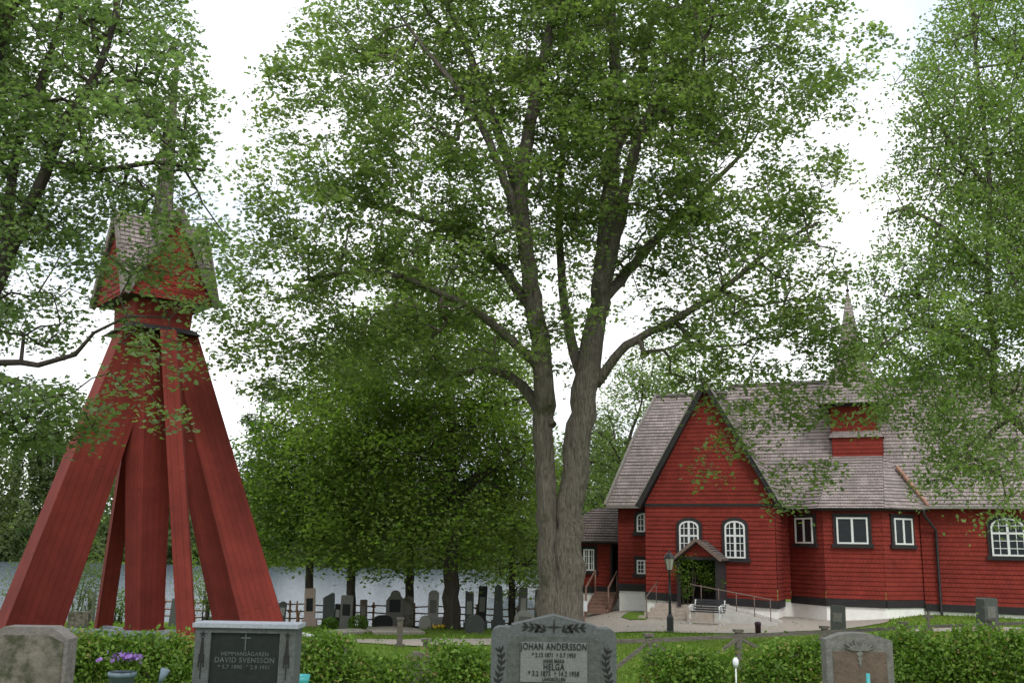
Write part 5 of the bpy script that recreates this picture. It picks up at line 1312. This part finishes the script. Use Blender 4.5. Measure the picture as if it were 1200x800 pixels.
# young growth between tower legs and shore
def sapling(px, pyb, D, top, rpx, lab, n, seed, m_=LM_vine):
    b = at(px, pyb, D); g0 = gz(b[0], D); zt = at(px, top, D)[2]; r = rpx*D/1167; hz = (zt-g0)
    bl = [((b[0], D, g0+hz*.62), (r, r, hz*.42)), ((b[0]+r*.3, D, g0+hz*.35), (r*.8, r*.8, hz*.3))]
    return bush('sapling', lab, 'shrub', (b[0], D, g0), bl, m_, .11, n, stemr=.03, nst=7, seed=seed, group='young shrubs on the lake shore', shell=.5, fuzz=.1)
sapling(90, 735, 44, 625, 28, 'leafy young shrub behind the leaning tower leg', 2200, 51, LM_far)
sapling(137, 735, 46, 690, 10, 'small bush beside the core column of the tower', 500, 52)
sapling(240, 735, 47, 650, 14, 'slender shrub inside the splayed tower legs', 900, 53, LM_dark)
sapling(12, 735, 46, 655, 16, 'thin shrub outside the tower by the lake', 500, 54, LM_far)
sapling(215, 735, 48, 640, 16, 'tall thin shrub right behind the front tower leg', 900, 55, LM_dark)
# pine on the far shore
def far_tree(px, pyb, D, topy, label, style, seed, trunk_m, leafm, lw=.2, n=240, rpx=30, lowf=.5, lsz=.5, name='pine_tree', per=18):
    b = at(px, pyb, D); g0 = gz(b[0], D); rg_ = np.random.default_rng(seed); zt = at(px, topy, D)[2]; H = zt-g0
    st = [{'p': [(b[0], D, g0-.3), (b[0]+.2, D, g0+H*.4), (b[0]-.1, D, g0+H*.75), (b[0]+.1, D, zt-.5)], 'r': [lw*1.3, lw, lw*.6, .06]}]
    bl = []; s_ = D/1167
    for i in range(9):
        t = lowf+(1-lowf)*(i+.5)/9; wd = rpx*s_*(1-.5*(t-lowf)/(1-lowf))*rg_.uniform(.5, 1); a = rg_.uniform(-1, 1)
        bl.append(((b[0]+a*wd*.7, D+rg_.uniform(-1, 1)*wd*.5, g0+H*t), (wd*.65, wd*.6, H*.035)))
    tg = sample_blobs(bl, n, rg_, gap=.9, gs=.4, ph=seed, shell=.3)
    return grow(name, label, 'tree', (b[0], D, g0), st, tg, trunk_m, leafm, lsz, per, spread=.9, flat=.3, seed=seed, rtip=.03, kind='x', k_trunk=8, extra=.2)
far_tree(295, 655, 150 if False else 215, 440, 'lone tall pine rising above the forest between tower and maple', 'p', 61, M_barkd, LM_bluefar, .34, 260, 42, .40, .65, per=16)
far_tree(50, 655, 212, 490, 'white-trunked birch on the shore seen past the leaning tower leg', 'b', 63, M_birch, LM_far, .28, 260, 30, .35, .7, name='birch_tree')

# --- far wood across the lake
def forest():
    rng = np.random.default_rng(77); P = []; tint = []; S = []
    trunks = MB()
    def add(x, y, h, w, n):
        g0 = gz(x, y); k = rng.integers(7, 12); tt = rng.normal()*.18+.5
        for j in range(k):
            t = rng.uniform(.05, .9); ww = w*(1.15-.75*t)*rng.uniform(.5, .9); c = np.array([x+rng.normal()*w*.35*(1-t*.5), y+rng.normal()*w*.35, g0+h*t])
            m_ = int(n*(1+.055*max(0, h-12)))//k; d = rng.normal(size=(m_, 3)); d /= np.linalg.norm(d, axis=1)[:, None]
            q = c+d*np.array([ww, ww, h*.17*rng.uniform(.8, 1.3)])*(rng.random((m_, 1))**.3)
            P.append(q); tint.append(np.clip(tt+rng.normal(size=m_)*.15+rng.normal()*.1, 0, 1))
    for i in range(95):
        x = -175+i*2.5+rng.normal()*1.2; add(x, 203+rng.uniform(-2, 3), rng.uniform(6, 13), rng.uniform(2.6, 4.2), 520)
    for i in range(70):
        x = -185+i*3.7+rng.normal()*1.5; h = rng.uniform(15, 20)+9*float(np.clip((-72-x)/14, 0, 1)); add(x, 211+rng.uniform(-4, 5), h, rng.uniform(3.6, 5.2), 900)
    for i in range(60):
        x = -185+i*4.6+rng.normal()*2; add(x, 232+rng.uniform(-5, 8), rng.uniform(14, 18)+(9 if x < -84 else 0), rng.uniform(4, 5.5), 640)
    for i in range(34):     # land side, behind the church
        x = 10+i*4.+rng.normal()*1.5; add(x, 120+rng.uniform(-10, 25)+i*.5, rng.uniform(13, 18), rng.uniform(3, 4.5), 420)
    P = np.concatenate(P); tint = np.concatenate(tint); P[:, 2] = np.maximum(P[:, 2], terrain(P[:, 0], P[:, 1])+.1)
    V, F, k = leaves(P, .92, LEAF4, .35, rng)
    o = big_mesh('forest', V, F, k, LM_far, None, tint); tag(o, 'hazy green wood lining the far side of the lake', 'forest', kind='stuff')
    # undergrowth band along the far shore
forest()

# climbing shrub by the porch
p = OC+UX*(PC-1.0)+VX*(-1.75); z = gz(p[0], p[1]); bl = []
for px, py, rx_, rz_ in ((800, 665, 11, 16), (812, 655, 12, 10), (826, 668, 15, 14), (834, 680, 12, 12), (803, 688, 7, 14)):
    q = at(px, py, p[1]-.2); bl.append((tuple(q), (rx_*p[1]/1167, .35, rz_*p[1]/1167)))
bush('porch_shrub', 'yellow-green climbing shrub growing over the porch corner', 'shrub', (p[0], p[1], z), bl, LM_vine, .10, 2100, stemr=.03, nst=6, seed=71, fuzz=.07, shell=.6)
print('faces', sum(len(o.data.polygons) for o in bpy.data.objects if o.type == 'MESH'))
